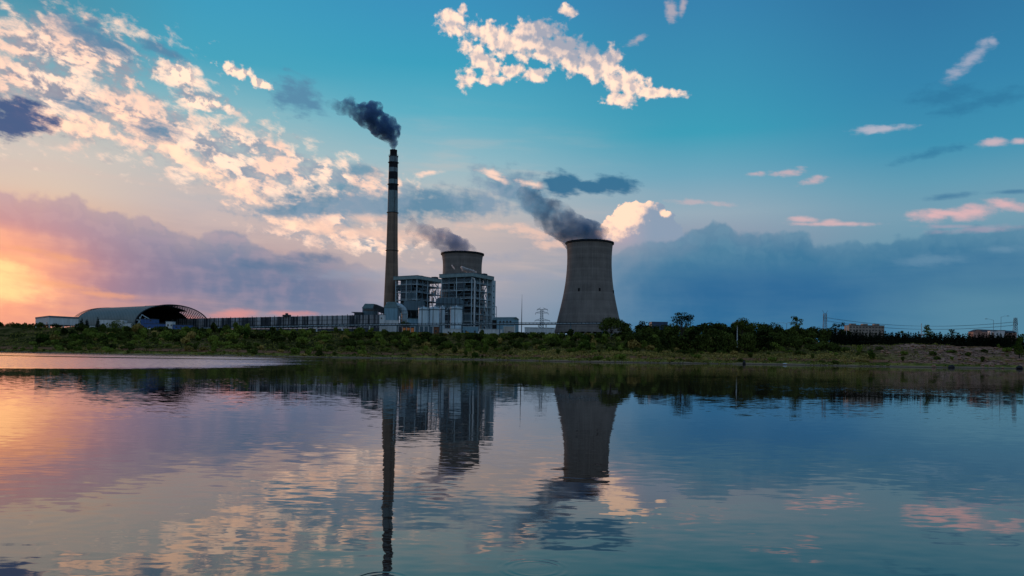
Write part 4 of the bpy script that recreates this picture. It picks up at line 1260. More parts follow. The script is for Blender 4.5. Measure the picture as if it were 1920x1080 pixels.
roof = patch(0.0, R(97), 0, LL - 6, None, 'roof', M['shed'])
patch(R(97), R(128), 16, LL - 6, None, 'roof', M['roofdark'])
patch(R(128), R(152), 30, LL - 6, None, 'roof', M['roofdark'])
patch(R(152), R(180), 34, LL - 6, None, 'roof', M['roofdark'])
# lattice space frame
m = MB()
ths = np.linspace(R(82), R(180), 24); ls = np.linspace(0, 40, 11)
for i in range(len(ths)):
    for j in range(len(ls)):
        p = V_(ths[i], ls[j], .15)
        if i + 1 < len(ths): m.bar(p, V_(ths[i + 1], ls[j], .15), .26)
        if j + 1 < len(ls): m.bar(p, V_(ths[i], ls[j + 1], .15), .22)
        if i + 1 < len(ths) and j + 1 < len(ls): m.bar(p, V_(ths[i + 1], ls[j + 1], .15), .18)
        if i + 1 < len(ths) and j + 1 < len(ls):
            q_ = V_((ths[i] + ths[i + 1]) / 2, (ls[j] + ls[j + 1]) / 2, -1.9)
            m.bar(p, q_, .18); m.bar(V_(ths[i + 1], ls[j + 1], .15), q_, .18)
build(m, 'lattice_frame', M['darksteel'], t)
m = MB()
ths = np.linspace(R(0), R(95), 20); ls = np.linspace(LL - 6, LL + 2, 3)
for i in range(len(ths)):
    for j in range(len(ls)):
        p = V_(ths[i], ls[j], .15)
        if i + 1 < len(ths): m.bar(p, V_(ths[i + 1], ls[j], .15), .3)
        if j + 1 < len(ls): m.bar(p, V_(ths[i], ls[j + 1], .15), .24)
        if i + 1 < len(ths) and j + 1 < len(ls): m.bar(p, V_(ths[i + 1], ls[j + 1], .15), .2)
build(m, 'lattice_frame', M['darksteel'], t)
# end arch rib
m = MB(); m.tube([V_(a, -.4, .2) for a in np.linspace(0, math.pi, 40)], .55, 6); build(m, 'arch_rib', M['darksteel'], t)
# long side walls under the vault
for sg, nm in ((-1, 'white'), (1, 'bluesteel')):
    m = MB(); p = Vector((Cx, Cy, 0)) + sv * sg * hs
    m.prism([p - av * 0, p + av * (LL - 6), p + av * (LL - 6) + sv * sg * -.6, p + sv * sg * -.6], GZ - 1, zw - .03)
    build(m, 'side_wall', M[nm], t)
# far gable and a dark coal heap inside
m = MB(); pts = [V_(a, LL - 7, -.6) for a in np.linspace(R(20), R(180), 30)]
pts = [Vector((p.x, p.y, GZ)) for p in (pts[0],)] + pts + [Vector((pts[-1].x, pts[-1].y, GZ))]
n = len(pts); m.add(pts + [p + av * .4 for p in pts], [tuple(range(n)), tuple(range(n, 2 * n))[::-1]] + [(i, n + i, n + (i + 1) % n, (i + 1) % n) for i in range(n)])
build(m, 'gable_wall', M['roofdark'], t)
m = MB(); vs = []
for l in np.linspace(4, 98, 20):
    for k in range(13):
        s_k = -0.8 + 1.6 * k / 12; h = (1 - abs(s_k) / .8) * 11 * (1 + .2 * math.sin(l * .21 + k)) * min(1, (l - 3) / 12)
        p = Vector((Cx, Cy, 0)) + sv * hs * s_k + av * l; vs.append((p.x, p.y, GZ - .1 + max(h, 0)))
m.add(vs, [(i * 13 + k, i * 13 + k + 1, (i + 1) * 13 + k + 1, (i + 1) * 13 + k) for i in range(19) for k in range(12)])
hp_ = build(m, 'coal_heap', M['black'], None, (Cx - 40, Cy + 27, GZ), smooth=True)
tag(hp_, 'black coal heap lying inside the arched shed', 'coal heap')

# ---- flat white building at the far left, on pillars
t = thing('white_hall', 'flat roofed white hall raised on pillars at the far left', 'building', (T(107, 613, 640).x, 650, GZ))
a = T(92, 600, 632); bL_ = T(66.5, 600, 668); bR_ = T(147, 600, 652)
A3 = Vector((a.x, 632, 0)); B3 = Vector((bR_.x, 652, 0)); D3 = Vector((bL_.x, 668, 0)); C3 = B3 + D3 - A3
zt_ = T(92, 591.8, 632).z; zm = T(92, 594.8, 632).z; zf = T(92, 608.0, 632).z
m = MB(); m.prism([A3, B3, C3, D3], zf, zm); wl = build(m, 'wall', M['white'], t)
cen = (A3 + C3) / 2
m = MB(); m.prism([cen + (p - cen) * 1.015 for p in (A3, B3, C3, D3)], zm, zt_); build(m, 'roof', M['bluesteel'], t)
for i in range(5):
    for j in range(3):
        p = A3 + (B3 - A3) * (.02 + .24 * i) + (D3 - A3) * (.02 + .48 * j); m = MB(); m.bar((p.x, p.y, GZ - 1), (p.x, p.y, zf), .7); build(m, 'pillar', M['white'], t)
p = A3 + (D3 - A3) * .12; u_ = (D3 - A3).normalized(); m = MB(); m.box(p.x - .3, p.y - .1, zf + .3, zf + 1.8, 1.2, .3, math.atan2(u_.y, u_.x)); build(m, 'window', M['glass'], wl)

# ---- blue conveyor houses by the shed
def bldg(name, label, cat, px0, px1, py0, py1, Y, depth, m_wall, m_roof, wins=(), group=None, z0=None, roof_h=.4, legs=0):
    m = MB(); zb_ = GZ - .5 if z0 is None else z0
    c0, wd_, zt_ = pbox(m, px0, px1, py0, py1, Y, depth, z0=zb_)
    t = thing(name, label, cat, (c0.x, c0.y, GZ if not legs else GZ), group)
    w_ = build(m, 'wall', m_wall, t)
    m = MB(); m.box(c0.x, c0.y, zt_, zt_ + roof_h, wd_ + .5, depth + .5); build(m, 'roof', m_roof, t)
    for (fx, fz, sx, sz) in wins:
        z = zb_ + (zt_ - zb_) * fz
        m = MB(); m.box(c0.x + wd_ * (fx - .5), Y - .03, z - sz / 2, z + sz / 2, sx, .3); build(m, 'window', M['glass'], w_)
    if legs:
        for k in range(legs):
            for yo in (.15, .85):
                m = MB(); x_ = c0.x - wd_ / 2 + wd_ * (k + .5) / legs; m.bar((x_, Y + depth * yo, GZ - 2), (x_, Y + depth * yo, zb_), .7); build(m, 'leg', M['white'], t)
    return t, c0, wd_, zt_


bldg('conveyor_house', 'blue box house under the left side of the shed arch', 'building', 264, 290, 598.5, 612, 640, 8, M['blue'], M['roofdark'], [(.7, .8, 1.5, 1.2)], z0=GZ + 4)
bldg('conveyor_house', 'low long blue house directly left of the white tower block', 'building', 270, 311, 607.5, 624, 630, 7, M['blue'], M['roofdark'], [(.25, .5, 2, 1.4), (.5, .5, 2, 1.4), (.75, .5, 2, 1.4)])
bldg('tower_block', 'narrow white tower block with two dark windows between blue houses', 'building', 310.8, 323, 603, 624, 628, 6, M['white'], M['bluesteel'], [(.35, .62, 1.1, 1.6), (.85, .62, .8, 1.4)])
t, c0, wd_, zt_ = bldg('conveyor_gallery', 'blue gallery box raised on white legs right of the white tower block', 'building', 324, 357.5, 609.5, 617.3, 627, 5, M['blue'], M['roofdark'], [(.2, .5, 1.6, 1.3), (.45, .5, 1.6, 1.3), (.7, .5, 1.6, 1.3)], z0=T(340, 617.3, 627).z, legs=4)
m = MB(); zz = T(340, 617.5, 627).z; m.box(c0.x + 2, c0.y, zz - .5, zz - .02, wd_ + 8, 6.5); build(m, 'deck', M['white'], t)
bldg('site_office', 'little white house in front of the shed wall, left of the blue houses', 'house', 233, 247, 606, 618, 645, 7, M['white'], M['roofgrey'], [(.6, .5, 1.4, 1.3)])
bldg('gate_house', 'small white hut below the left foot of the arched shed', 'house', 168, 186, 611, 619, 640, 6, M['white'], M['roofgrey'], [(.35, .5, 1.0, 1.2), (.7, .5, 1.0, 1.2)])
bldg('long_white_shed', 'long plain white lean-to against the shed, above dark bushes', 'shed', 186, 232, 599.5, 616, 655, 6, M['white'], M['roofgrey'], [(.16, .55, 2.2, 2.2)])
# pale dome tank
a = T(270, 621, 622); b = T(294, 621, 622); t = thing('dome_tank', 'pale low domed tank in front of the blue house', 'tank', ((a.x + b.x) / 2, 626, GZ))
r = (b.x - a.x) / 2; z1 = T(282, 618, 622).z; z2 = T(282, 614.5, 622).z
m = MB(); m.lathe([(r, GZ - 1), (r, z1)], (a.x + b.x) / 2, 626, 28); build(m, 'shell', M['cream'], t)
m = MB(); m.lathe([(r + .1, z1)] + [(r * math.cos(R(k)), z1 + (z2 - z1) * math.sin(R(k))) for k in (20, 40, 60, 80, 89)], (a.x + b.x) / 2, 626, 28); build(m, 'roof', M['white'], t, smooth=True)
# pale steel supports in the shed mouth
m = MB()
for (x0, y0, x1, y1) in ((256, 612, 266, 590), (262, 612, 262, 594), (266, 590, 280, 598), (272, 612, 272, 596), (256, 600, 276, 600), (257, 606, 270, 606), (291, 612, 291, 600), (296, 612, 296, 600)):
    m.bar(T(x0, y0, 652), T(x1, y1, 652), .55)
tag(build(m, 'support_frame', M['lightsteel'], None, T(262, 618, 652)), 'pale steel support frame in the left mouth of the arched shed', 'steel frame')

# ---- pipe trestle along the bank
def trestle_pt(px):
    f_ = (px - 365) / (1160 - 365)
    Y = 612 - 16 * f_
    return T(px, np.interp(px, [365, 620, 720, 1160], [617, 611.5, 610.3, 607.3]), Y)
t = thing('pipe_trestle', 'long dark pipe bridge with railing running level in front of the plant', 'pipe bridge', trestle_pt(800))
xsn = np.linspace(365, 1160, 58)
m = MB()
for a, b in zip(xsn[:-1], xsn[1:]): m.bar(trestle_pt(a), trestle_pt(b), 2.6, .55)
build(m, 'deck', M['darksteel'], t)
m = MB()
up = Vector((0, 0, 1.55))
for a, b in zip(xsn[:-1], xsn[1:]):
    for yo in (-1.2, 1.2):
        o = Vector((0, yo, 0))
        m.bar(trestle_pt(a) + up + o, trestle_pt(b) + up + o, .26)
        m.bar(trestle_pt(a) + o, trestle_pt(a) + up + o, .26)
        m.bar(trestle_pt((a + b) / 2) + o, trestle_pt((a + b) / 2) + up + o, .22)
build(m, 'truss', M['darksteel'], t)
for k, (dz_, dy_, r_) in enumerate(((.55, -.6, .28), (.6, .1, .32), (.5, .75, .22))):
    m = MB(); m.tube([trestle_pt(x_) + Vector((0, dy_, dz_)) for x_ in xsn], r_, 6); build(m, 'pipe', M['bluesteel'] if k else M['lightsteel'], t)
for px in (384, 420, 461, 520, 594, 642, 693, 745, 783, 805, 828, 866, 904, 937, 965, 1010, 1024, 1070, 1130):
    p = trestle_pt(px); m = MB()
    m.bar((p.x, p.y - .9, GZ - 4), (p.x, p.y - .9, p.z - .2), .75); m.bar((p.x, p.y + .9, GZ - 4), (p.x, p.y + .9, p.z - .2), .75)
    m.bar((p.x, p.y - 1.4, p.z - .55), (p.x, p.y + 1.4, p.z - .55), .5)
    build(m, 'trestle_leg', M['white'] if px in (461, 594, 642, 693, 965, 1010, 1024) else M['bluesteel'], t)

# ---- low buildings seen under the trestle
YB = 626
t, c0, wd_, zt_ = bldg('pump_house', 'low open fronted pump house with lamp lit orange bays under the pipe bridge', 'building', 746, 777, 613, 630, YB, 9, M['roofdark'], M['bluesteel'])
for k in range(4):
    if k in (1, 2, 3):
        m = MB(); m.box(c0.x - wd_ / 2 + wd_ * (k + .5) / 4, YB - .12, GZ + 1.2, zt_ - .8, wd_ / 4 - 1.0, .2); build(m, 'lit_bay', M['lit'], t)
    m = MB(); m.bar((c0.x - wd_ / 2 + wd_ * k / 4 + .3, YB - .5, GZ - 1), (c0.x - wd_ / 2 + wd_ * k / 4 + .3, YB - .5, zt_), .6); build(m, 'pillar', M['cream'], t)
t, c0, wd_, zt_ = bldg('workshop', 'low blue grey workshop with white pillars right of the orange bays', 'building', 777, 812, 612.5, 630, YB, 9, M['bluesteel'], M['roofgrey'])
for k in range(5):
    m = MB(); m.bar((c0.x - wd_ / 2 + wd_ * (k + .02) / 4.1 + .3, YB - .5, GZ - 1), (c0.x - wd_ / 2 + wd_ * (k + .02) / 4.1 + .3, YB - .5, zt_), .65); build(m, 'pillar', M['white'], t)
bldg('brick_kiosk', 'small rust brown kiosk between the workshop and the white sheds', 'hut', 812.5, 822, 613, 630, YB, 6, M['rust'], M['roofdark'], [(.5, .5, 1.5, 1.8)])
bldg('low_shed', 'low white shed with pale flat roof under the pipe bridge before the tanks', 'shed', 831, 864, 617, 630, YB, 8, M['white'], M['lightsteel'], [(.3, .5, 1.2, 1.4), (.6, .5, 1.2, 1.4)])
bldg('low_shed', 'pale blue low shed below the middle of the open boiler house frame', 'shed', 868, 896, 613, 630, YB + 4, 8, M['paleblue'], M['lightsteel'], [(.2, .5, 1.2, 1.6), (.8, .5, 1.2, 1.6)])
bldg('low_shed', 'white low shed with rust door below the stair tower', 'shed', 898, 942, 617.5, 630, YB, 8, M['white'], M['lightsteel'], [(.15, .5, 1.2, 1.4)])
bldg('low_shed', 'whitewashed low shed below the grey gabled hall', 'shed', 944, 966, 612.5, 630, YB + 6, 8, M['cream'], M['white'], [(.5, .45, 2.2, 1.6)])
bldg('low_shed', 'low white shed below the lattice pylon', 'shed', 984, 1040, 615, 630, YB + 6, 8, M['white'], M['roofgrey'], [(.2, .45, 2, 1.6), (.7, .45, 2, 1.6)])
bldg('valve_house', 'dark grey valve house under the pipe bridge below the white house', 'hut', 706, 736, 613, 630, YB, 6, M['bluesteel'], M['roofgrey'], [(.3, .55, 1.4, 1.4), (.7, .55, 1.4, 1.4)])

# ---- far buildings on the right
t, c0, wd_, zt_ = bldg('blue_hall', 'far flat blue hall half hidden behind the trees right of the cooling tower', 'building', 1222, 1252, 604, 618, 760, 14, M['bluedull'], M['bluedull'])
t, c0, wd_, zt_ = bldg('apartment_block', 'far pale beige apartment block above the dark tree row', 'building', 1592, 1658, 610.5, 640, 800, 12, M['beige'], M['roofdark'], z0=17)
for i in range(11):
    for j in range(4):
        m = MB(); m.box(c0.x - wd_ / 2 + wd_ * (i + .5) / 11, 799.95, zt_ - 2.6 - j * 3.2, zt_ - 1.1 - j * 3.2, 1.9, .3); build(m, 'window', M['glass'], t)
for i in range(3):
    m = MB(); m.box(c0.x - wd_ / 2 + wd_ * (i + .5) / 3, 806, zt_ + .4, zt_ + 2.2, 5.5, 5); build(m, 'roof_house', M['beige'], t)
# farmhouse with pink gable, roof running away to the right
a = T(1825, 625, 560); b = T(1836, 625, 558); zr = T(1832, 617.5, 560).z; ze = T(1832, 622, 560).z
t = thing('farmhouse', 'long low farmhouse with pink gable and dark roof above the conifer row', 'house', (T(1866, 625, 560).x, 562, 16))
x0, x1, x2 = T(1825, 622, 560).x, T(1838, 622, 560).x, T(1910, 622, 560).x
m = MB(); m.prism([(x0, 560), (x1, 557.5), (x2, 562), (x2 - 3, 569), (x0 + .5, 567)], 15, ze); build(m, 'wall', M['pink'], t)
xm = (x0 + x1) / 2
m = MB(); m.add([(x0 - .3, 560, ze), (x1 + .3, 557.3, ze), (x2, 561.5, ze - .2), (x2 - 2, 569, ze - .2), (x0, 567.5, ze), (xm, 559, zr), (x2 - 1, 565, zr - .4), (xm + .2, 564, zr)],
               [(0, 1, 5), (1, 2, 6, 5), (5, 6, 3, 7), (7, 3, 4), (2, 3, 6), (0, 5, 7, 4), (4, 3, 2, 1, 0)])
build(m, 'roof', M['roofdark'], t)
m = MB(); m.add([(x0 + .1, 559.6, ze), (x1 - .1, 557.1, ze), (xm, 558.5, zr - .5), (x0 + .1, 559.5, ze), (x1 - .1, 557.0, ze), (xm, 558.4, zr - .5)], [(0, 1, 2), (5, 4, 3), (0, 3, 4, 1), (1, 4, 5, 2), (2, 5, 3, 0)]); build(m, 'gable', M['pink'], t)
bldg('white_booth', 'left one of two small white booths before the farmhouse', 'hut', 1857, 1861, 621.5, 630, 545, 3, M['white'], M['white'], z0=14.5)
bldg('white_booth', 'right one of two small white booths before the farmhouse', 'hut', 1865, 1868.5, 622.5, 630, 545, 3, M['white'], M['white'], z0=14.5)
bldg('white_villa', 'white wall of a house partly hidden right of the two booths', 'house', 1874, 1884, 620, 630, 552, 4, M['white'], M['roofdark'], z0=14.5)


# ---- lamps and poles
def lamp(px, py_t, py_b, Y, arms, label, m_, r=.16, name='street_lamp', box=False):
    top = T(px, py_t, Y); bot = T(px, py_b, Y); zb_ = min(float(ground(bot.x, Y)), bot.z) - .3
    t = thing(name, label, 'street lamp' if name == 'street_lamp' else 'pole', (bot.x, Y, zb_))
    m = MB(); m.tube([(bot.x, Y, zb_), (bot.x, Y, (zb_ + top.z) / 2), (bot.x, Y, top.z)], [r * 1.3, r, r * .7], 8); build(m, 'pole', m_, t)
    for (dxp, dyp) in arms:
        e = T(px + dxp, py_t + dyp, Y)
        m = MB(); m.tube([(bot.x, Y, top.z - .3), ((bot.x + e.x) / 2, Y, (top.z + e.z) / 2 + .25), (e.x, Y, e.z)], [r * .6, r * .5, r * .5], 6); ar = build(m, 'arm', m_, t)
        sg = 1 if dxp > 0 else -1
        m = MB(); m.prism([(e.x - sg * .2, Y - .25), (e.x + sg * 1.3, Y - .2), (e.x + sg * 1.3, Y + .2), (e.x - sg * .2, Y + .25)][::sg], e.z - .12, e.z + .2); build(m, 'lamp_head', m_, ar)
    if box:
        for sg in (-1, 1):
            m = MB(); m.box(bot.x + sg * 1.1, Y, bot.z, bot.z + 1.2, 1.0, .9); build(m, 'transformer_box', M['white'], t)
        m = MB(); m.bar((bot.x - 1.8, Y, bot.z - .1), (bot.x + 1.8, Y, bot.z - .1), .25); build(m, 'bracket', M['white'], t)
lamp(1382.5, 604, 624, 522, [(-5.5, 0.5), (6, -1.5)], 'white double armed lamp standing among dark trees right of the cooling tower', M['white'], .36)
lamp(1475, 606, 617, 560, [(-14, -.5), (4, -1)], 'pale lamp with long arm left of the airy tall tree', M['lightsteel'], .2)
lamp(1569, 606, 632, 520, [], 'thin grey pole beside the scraggly tree', M['lightsteel'], .14, 'utility_pole')
lamp(1587, 611, 630, 520, [], 'white pole left of the apartment block', M['white'], .22, 'utility_pole')
lamp(1727.5, 606, 629, 500, [], 'white pole with transformer boxes beside the layered tree', M['white'], .3, 'utility_pole', box=True)
lamp(1862.5, 600, 626, 520, [(-12, -2)], 'tall curved lamp leaning its arm to the left above the farmhouse', M['bluesteel'], .13)
lamp(1876.5, 594, 626, 520, [(12, -1.5)], 'tallest curved lamp reaching to the right above the farmhouse', M['bluesteel'], .13)
lamp(45, 610, 616, 620, [], 'tiny pole above the far left tree line', M['bluesteel'], .1, 'utility_pole')

# ------------------------------------------------------------------ vegetation
rng = np.random.RandomState(11)


def leaf_quads(cent, size, out=None, wild=.75):
    """little quads round the given centres, tilted at random about the outward direction OUT"""
    n = len(cent)
    nn = rng.normal(size=(n, 3))
    if out is not None: nn = out + nn * wild
    nn /= np.linalg.norm(nn, axis=1)[:, None] + 1e-9
    a = rng.normal(size=(n, 3)); a -= nn * (a * nn).sum(1)[:, None]; a /= np.linalg.norm(a, axis=1)[:, None] + 1e-9
    b = np.cross(nn, a)
    s = size * rng.uniform(.55, 1.3, (n, 1))
    u, w = a * s * .5, b * s * .38
    v = np.stack([cent - u - w, cent + u - w * .6, cent + u * 1.1 + w, cent - u * .8 + w], 1).reshape(-1, 3)
    f = [(4 * i, 4 * i + 1, 4 * i + 2, 4 * i + 3) for i in range(n)]
    return v, f


def clump_points(clumps, n_total, core=0.35):
    """points spread through ellipsoid clumps (x, y, z, rx, ry, rz), thicker towards their skin"""
    w = np.array([c[3] * c[4] + c[3] * c[5] for c in clumps]); w = w / w.sum()
    out, dirs = [], []
    for c, k in zip(clumps, np.maximum((w * n_total).astype(int), 4)):
        d = rng.normal(size=(k, 3)); d /= np.linalg.norm(d, axis=1)[:, None]
        r = rng.uniform(core, 1.05, (k, 1)) ** .6
        out.append(np.array(c[:3]) + d * r * np.array(c[3:6])); dirs.append(d)
    return np.concatenate(out), np.concatenate(dirs)


def crown(name, clumps, n, size, m_, parent, core=.35):
    pts_, dr_ = clump_points(clumps, n, core)
    v, f = leaf_quads(pts_, size, dr_)
    return link_mesh(name, v + np.array(ORIGIN[parent.name]), f, m_, parent)


def limb_mesh(h, r, limbs, lean=0.0):
    m = MB()
    m.tube([(0, 0, -.8), (lean * .3, 0, h * .4), (lean, 0, h)], [r * 1.25, r, r * .7], 8)
    for (z0, p, rr_) in limbs:
        s0 = Vector((lean * z0 / h, 0, z0)); e = Vector(p)
        mid = s0.lerp(e, .5) + Vector((0, 0, -.05 * (e - s0).length))
        m.tube([s0, mid, e], [rr_, rr_ * .7, rr_ * .3], 6)
    return m


def tree(kind, H, W, label, px, Y, base=None, group=None, cat='tree', leafm='leaf', name=None, n=900, size=.75, seed=0):
    """a tree of height H and crown width W standing at photo column px, depth Y"""
    global rng
    rng = np.random.RandomState(seed + 100)
    x = T(px, 630, Y).x
    zb_ = float(ground(x, Y)) if base is None else base
    t = thing(name or kind, label, cat, (0, 0, 0), group)
    rw = W / 2
    cl, limbs = [], []
    if kind == 'broad_tree':
        for k in range(13):
            a = rng.uniform(0, 6.28); r = rng.uniform(.1, .72) * rw; z = H * (rng.uniform(.55, .86) - .18 * (r / rw) ** 2)
            s = rng.uniform(.26, .42) * rw
            cl.append((r * math.cos(a), r * math.sin(a) * .9, z, s * 1.15, s * 1.1, s * .62)); limbs.append((H * .35, (r * math.cos(a) * .9, r * math.sin(a) * .8, z - .1 * H), .14))
        cl.append((0, 0, H * .86, rw * .55, rw * .5, H * .12))
    elif kind == 'umbrella_tree':
        for k in range(24):
            a = rng.uniform(0, 6.28); r = rng.uniform(.1, .92) * rw; z = H * (.86 - .24 * (r / rw) ** 2 + rng.uniform(-.09, .06))
            s = rng.uniform(.20, .32) * rw
            cl.append((r * math.cos(a), r * math.sin(a), z, s * 1.2, s * 1.2, s * .5)); limbs.append((H * rng.uniform(.3, .5), (r * math.cos(a), r * math.sin(a), z - .02 * H), .13))
    elif kind == 'airy_tree':
        for k in range(16):
            a = rng.uniform(0, 6.28); r = rng.uniform(.1, .95) * rw; z = H * rng.uniform(.42, .95)
            r *= 1 - .5 * max(0, (z / H - .75) / .25)
            s = rng.uniform(.13, .24) * rw
            cl.append((r * math.cos(a), r * math.sin(a), z, s * 1.1, s * 1.1, s * .8)); limbs.append((H * rng.uniform(.2, .45), (r * math.cos(a), r * math.sin(a), z), .12))
    elif kind == 'layered_tree':
        for k in range(12):
            f_ = k / 11; r = rw * (1 - f_) ** .7 * .7; a = rng.uniform(0, 6.28); z = H * (.25 + .7 * f_)
            s = rw * (.45 - .2 * f_)
            cl.append((r * math.cos(a), r * math.sin(a), z, s * 1.2, s * 1.2, s * .5)); limbs.append((z * .9, (r * math.cos(a), r * math.sin(a), z), .1))
    elif kind == 'round_tree':
        for k in range(13):
            a = rng.uniform(0, 6.28); r = rng.uniform(.0, .66) * rw; z = H * rng.uniform(.16, .80)
            s = rng.uniform(.34, .52) * rw
            cl.append((r * math.cos(a), r * math.sin(a), z, s, s, s * .85)); limbs.append((H * .25, (r * math.cos(a), r * math.sin(a), z), .12))
    elif kind == 'conifer':
        for k in range(9):
            f_ = k / 8; z = H * (.06 + .86 * f_); s = rw * (1.0 - .86 * f_) * rng.uniform(.85, 1.12)
            cl.append((rng.uniform(-.1, .1) * rw, rng.uniform(-.1, .1) * rw, z, s, s, H * .09))
    tr = build(limb_mesh(H * .7, max(.12, .02 * H), limbs), 'trunk', M['bark'], t)
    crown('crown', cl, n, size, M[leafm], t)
    t.location = (x, Y, zb_ - .1)
    t.rotation_euler.z = rng.uniform(0, 6.28)
    return t


def ht(px, pt, pb, Y): return (pb - pt) * Y / F


def place_copy(src, px, Y, sx, sz, label=None, base=None, rot=None):
    c = copy_tree(src)
    x = T(px, 630, Y).x
    c.location = (x, Y, (float(ground(x, Y)) if base is None else base) - .1)
    c.scale = (sx, sx, sz)
    c.rotation_euler.z = random.uniform(0, 6.28) if rot is None else rot
    if label: c['label'] = label
    return c


def top_scale(src_H, px, py_top, Y, base=None):
    x = T(px, 630, Y).x
    z0 = float(ground(x, Y)) if base is None else base
    return max(.2, (T(px, py_top, Y).z - z0) / src_H)


# single trees one can pick out on the skyline
def skyline(kind, px, py_top, Wpx, Y, label, seed, leafm='leaf', n=900, size=.7, base=None):
    x = T(px, 630, Y).x; z0 = float(ground(x, Y)) if base is None else base
    H = T(px, py_top, Y).z - z0
    return tree(kind, H, Wpx * Y / F, label, px, Y, base, None, 'tree', leafm, None, n, size, seed)


skyline('broad_tree', 1146, 593.5, 60, 560, 'big dark spreading tree hiding the right foot of the cooling tower', 1, n=2600, size=.8)
skyline('umbrella_tree', 1278, 581, 54, 540, 'flat topped umbrella tree rising alone over the wood', 2, n=1500, size=.65)
skyline('airy_tree', 1494, 586.5, 42, 560, 'thin airy tree with sky showing through, left of the far forked pylon', 3, n=1000, size=.6)
skyline('round_tree', 1455, 597.5, 28, 560, 'small round dark tree just left of the thin airy tree', 4, n=900, size=.7)
skyline('broad_tree', 1392, 594, 46, 520, 'low domed dark tree behind the white double lamp', 5, n=1500, size=.7)
skyline('airy_tree', 1573, 604, 34, 540, 'scraggly open tree beside thin grey pole, left of the apartment block', 6, n=700, size=.55)
skyline('layered_tree', 1738, 608.5, 30, 510, 'dark layered tree beside the white pole with transformer boxes', 7, n=1300, size=.6)
skyline('umbrella_tree', 1692, 617, 18, 520, 'tiny flat topped tree alone over the conifer row', 8, n=420, size=.5)
skyline('airy_tree', 1785, 617, 26, 520, 'low loose tree midway along the conifer row', 9, n=500, size=.5)
skyline('round_tree', 1912, 619, 26, 440, 'light green tree cut by the right edge', 10, 'leafg', n=1300, size=.55)
skyline('round_tree', 1205, 599, 34, 590, 'dark rounded tree directly right of the big spreading tree', 11, n=1000)
skyline('round_tree', 1225, 603, 26, 585, 'small dark tree left of the far blue hall', 12, n=800)
skyline('conifer', 183, 592.5, 12, 636, 'slim dark conifer in front of the long white shed wall', 13, 'conifer', n=700, size=.6)
skyline('conifer', 153, 595, 12, 640, 'left tall dark conifer by the far end of the arched shed', 14, 'conifer', n=700, size=.6)
skyline('conifer', 163, 597, 14, 642, 'right dark conifer of a pair by the far end of the arched shed', 15, 'conifer', n=800, size=.6)
skyline('round_tree', 216, 603, 36, 628, 'dark bushy tree before the long white shed', 16, n=1100, size=.7)
skyline('round_tree', 253, 606, 16, 628, 'small dark tree at the left foot of the shed arch', 17, n=500, size=.6)
skyline('round_tree', 76, 605, 20, 628, 'dark tree left of the pillars of the white hall', 18, n=700, size=.7)
skyline('round_tree', 108, 608, 26, 630, 'low dark tree under the raised white hall', 19, n=700, size=.7)
skyline('broad_tree', 759, 600.5, 20, 640, 'black low tree crown before the elbow duct', 20, n=700, size=.6)

# the wood right of the cooling tower and the far tree line on the left
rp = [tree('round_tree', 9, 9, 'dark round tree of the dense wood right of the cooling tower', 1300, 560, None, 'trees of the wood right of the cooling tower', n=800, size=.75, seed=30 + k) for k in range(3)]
rnd = random.Random(3)
tops = [(1165, 600), (1185, 604), (1210, 607), (1240, 608), (1262, 604), (1290, 606), (1310, 600), (1345, 600), (1375, 598), (1420, 601), (1440, 605), (1470, 608), (1520, 609), (1545, 611), (1570, 615), (1600, 619)]
first = [True] * 3
for row, (Yr, dpy, cnt) in enumerate(((600, 0, 24), (565, 5, 26), (535, 12, 24), (505, 20, 20))):
    for k in range(cnt):
        px = 1168 + (1600 - 1168) * (k + rnd.uniform(.1, .9)) / cnt
        Y = Yr + rnd.uniform(-12, 12)
        pt = np.interp(px, [a for a, b_ in tops], [b_ for a, b_ in tops]) + dpy + rnd.uniform(-2.0, 5)
        i = rnd.randrange(3)
        sz = top_scale(9, px, pt, Y)
        if sz < .25: continue
        if first[i]:
            t = rp[i]; first[i] = False
        else: t = copy_tree(rp[i])
        x = T(px, 630, Y).x
        t.location = (x, Y, float(ground(x, Y)) - .2)
        s_ = min(max(sz * 1.05, .7), 1.45) * rnd.uniform(.9, 1.25); t.scale = (s_, s_, sz); t.rotation_euler.z = rnd.uniform(0, 6.28)
lp = tree('round_tree', 7, 10, 'dark tree of the distant tree line at the far left edge', 20, 720, None, 'far left tree line', n=500, size=.9, seed=50)
for k in range(16):
    px = -20 + 110 * (k + rnd.random()) / 16; Y = rnd.uniform(690, 760); t = lp if k == 0 else copy_tree(lp)
    x = T(px, 630, Y).x; sz = top_scale(7, px, 604.5 + rnd.uniform(-1, 4) + px * .02, Y)
    t.location = (x, Y, float(ground(x, Y)) - .2); t.scale = (rnd.uniform(.6, .9),) * 2 + (sz,); t.rotation_euler.z = rnd.uniform(0, 6)

# the conifer row on the right
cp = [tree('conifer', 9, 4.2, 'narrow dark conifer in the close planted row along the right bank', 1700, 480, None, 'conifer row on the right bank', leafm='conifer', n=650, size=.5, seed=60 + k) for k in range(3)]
first = [True] * 3
for row in range(2):
    for k in range(54):
        px = 1560 + (1915 - 1560) * (k + rnd.uniform(.2, .8) + row * .5) / 54
        Y = np.interp(px, [1560, 1650, 1915], [505, 482, 470]) + row * 5
        pt = np.interp(px, [1560, 1600, 1650, 1700, 1800, 1915], [617, 620, 622, 623.5, 624.5, 624]) + rnd.uniform(-2.2, 2.5)
        i = rnd.randrange(3)
        if first[i]: t = cp[i]; first[i] = False
        else: t = copy_tree(cp[i])
        x = T(px, 630, Y).x; sz = top_scale(9, px, pt, Y)
        t.location = (x, Y, float(ground(x, Y)) - .2); s_ = rnd.uniform(1.15, 1.55); t.scale = (s_, s_, sz); t.rotation_euler.z = rnd.uniform(0, 6)


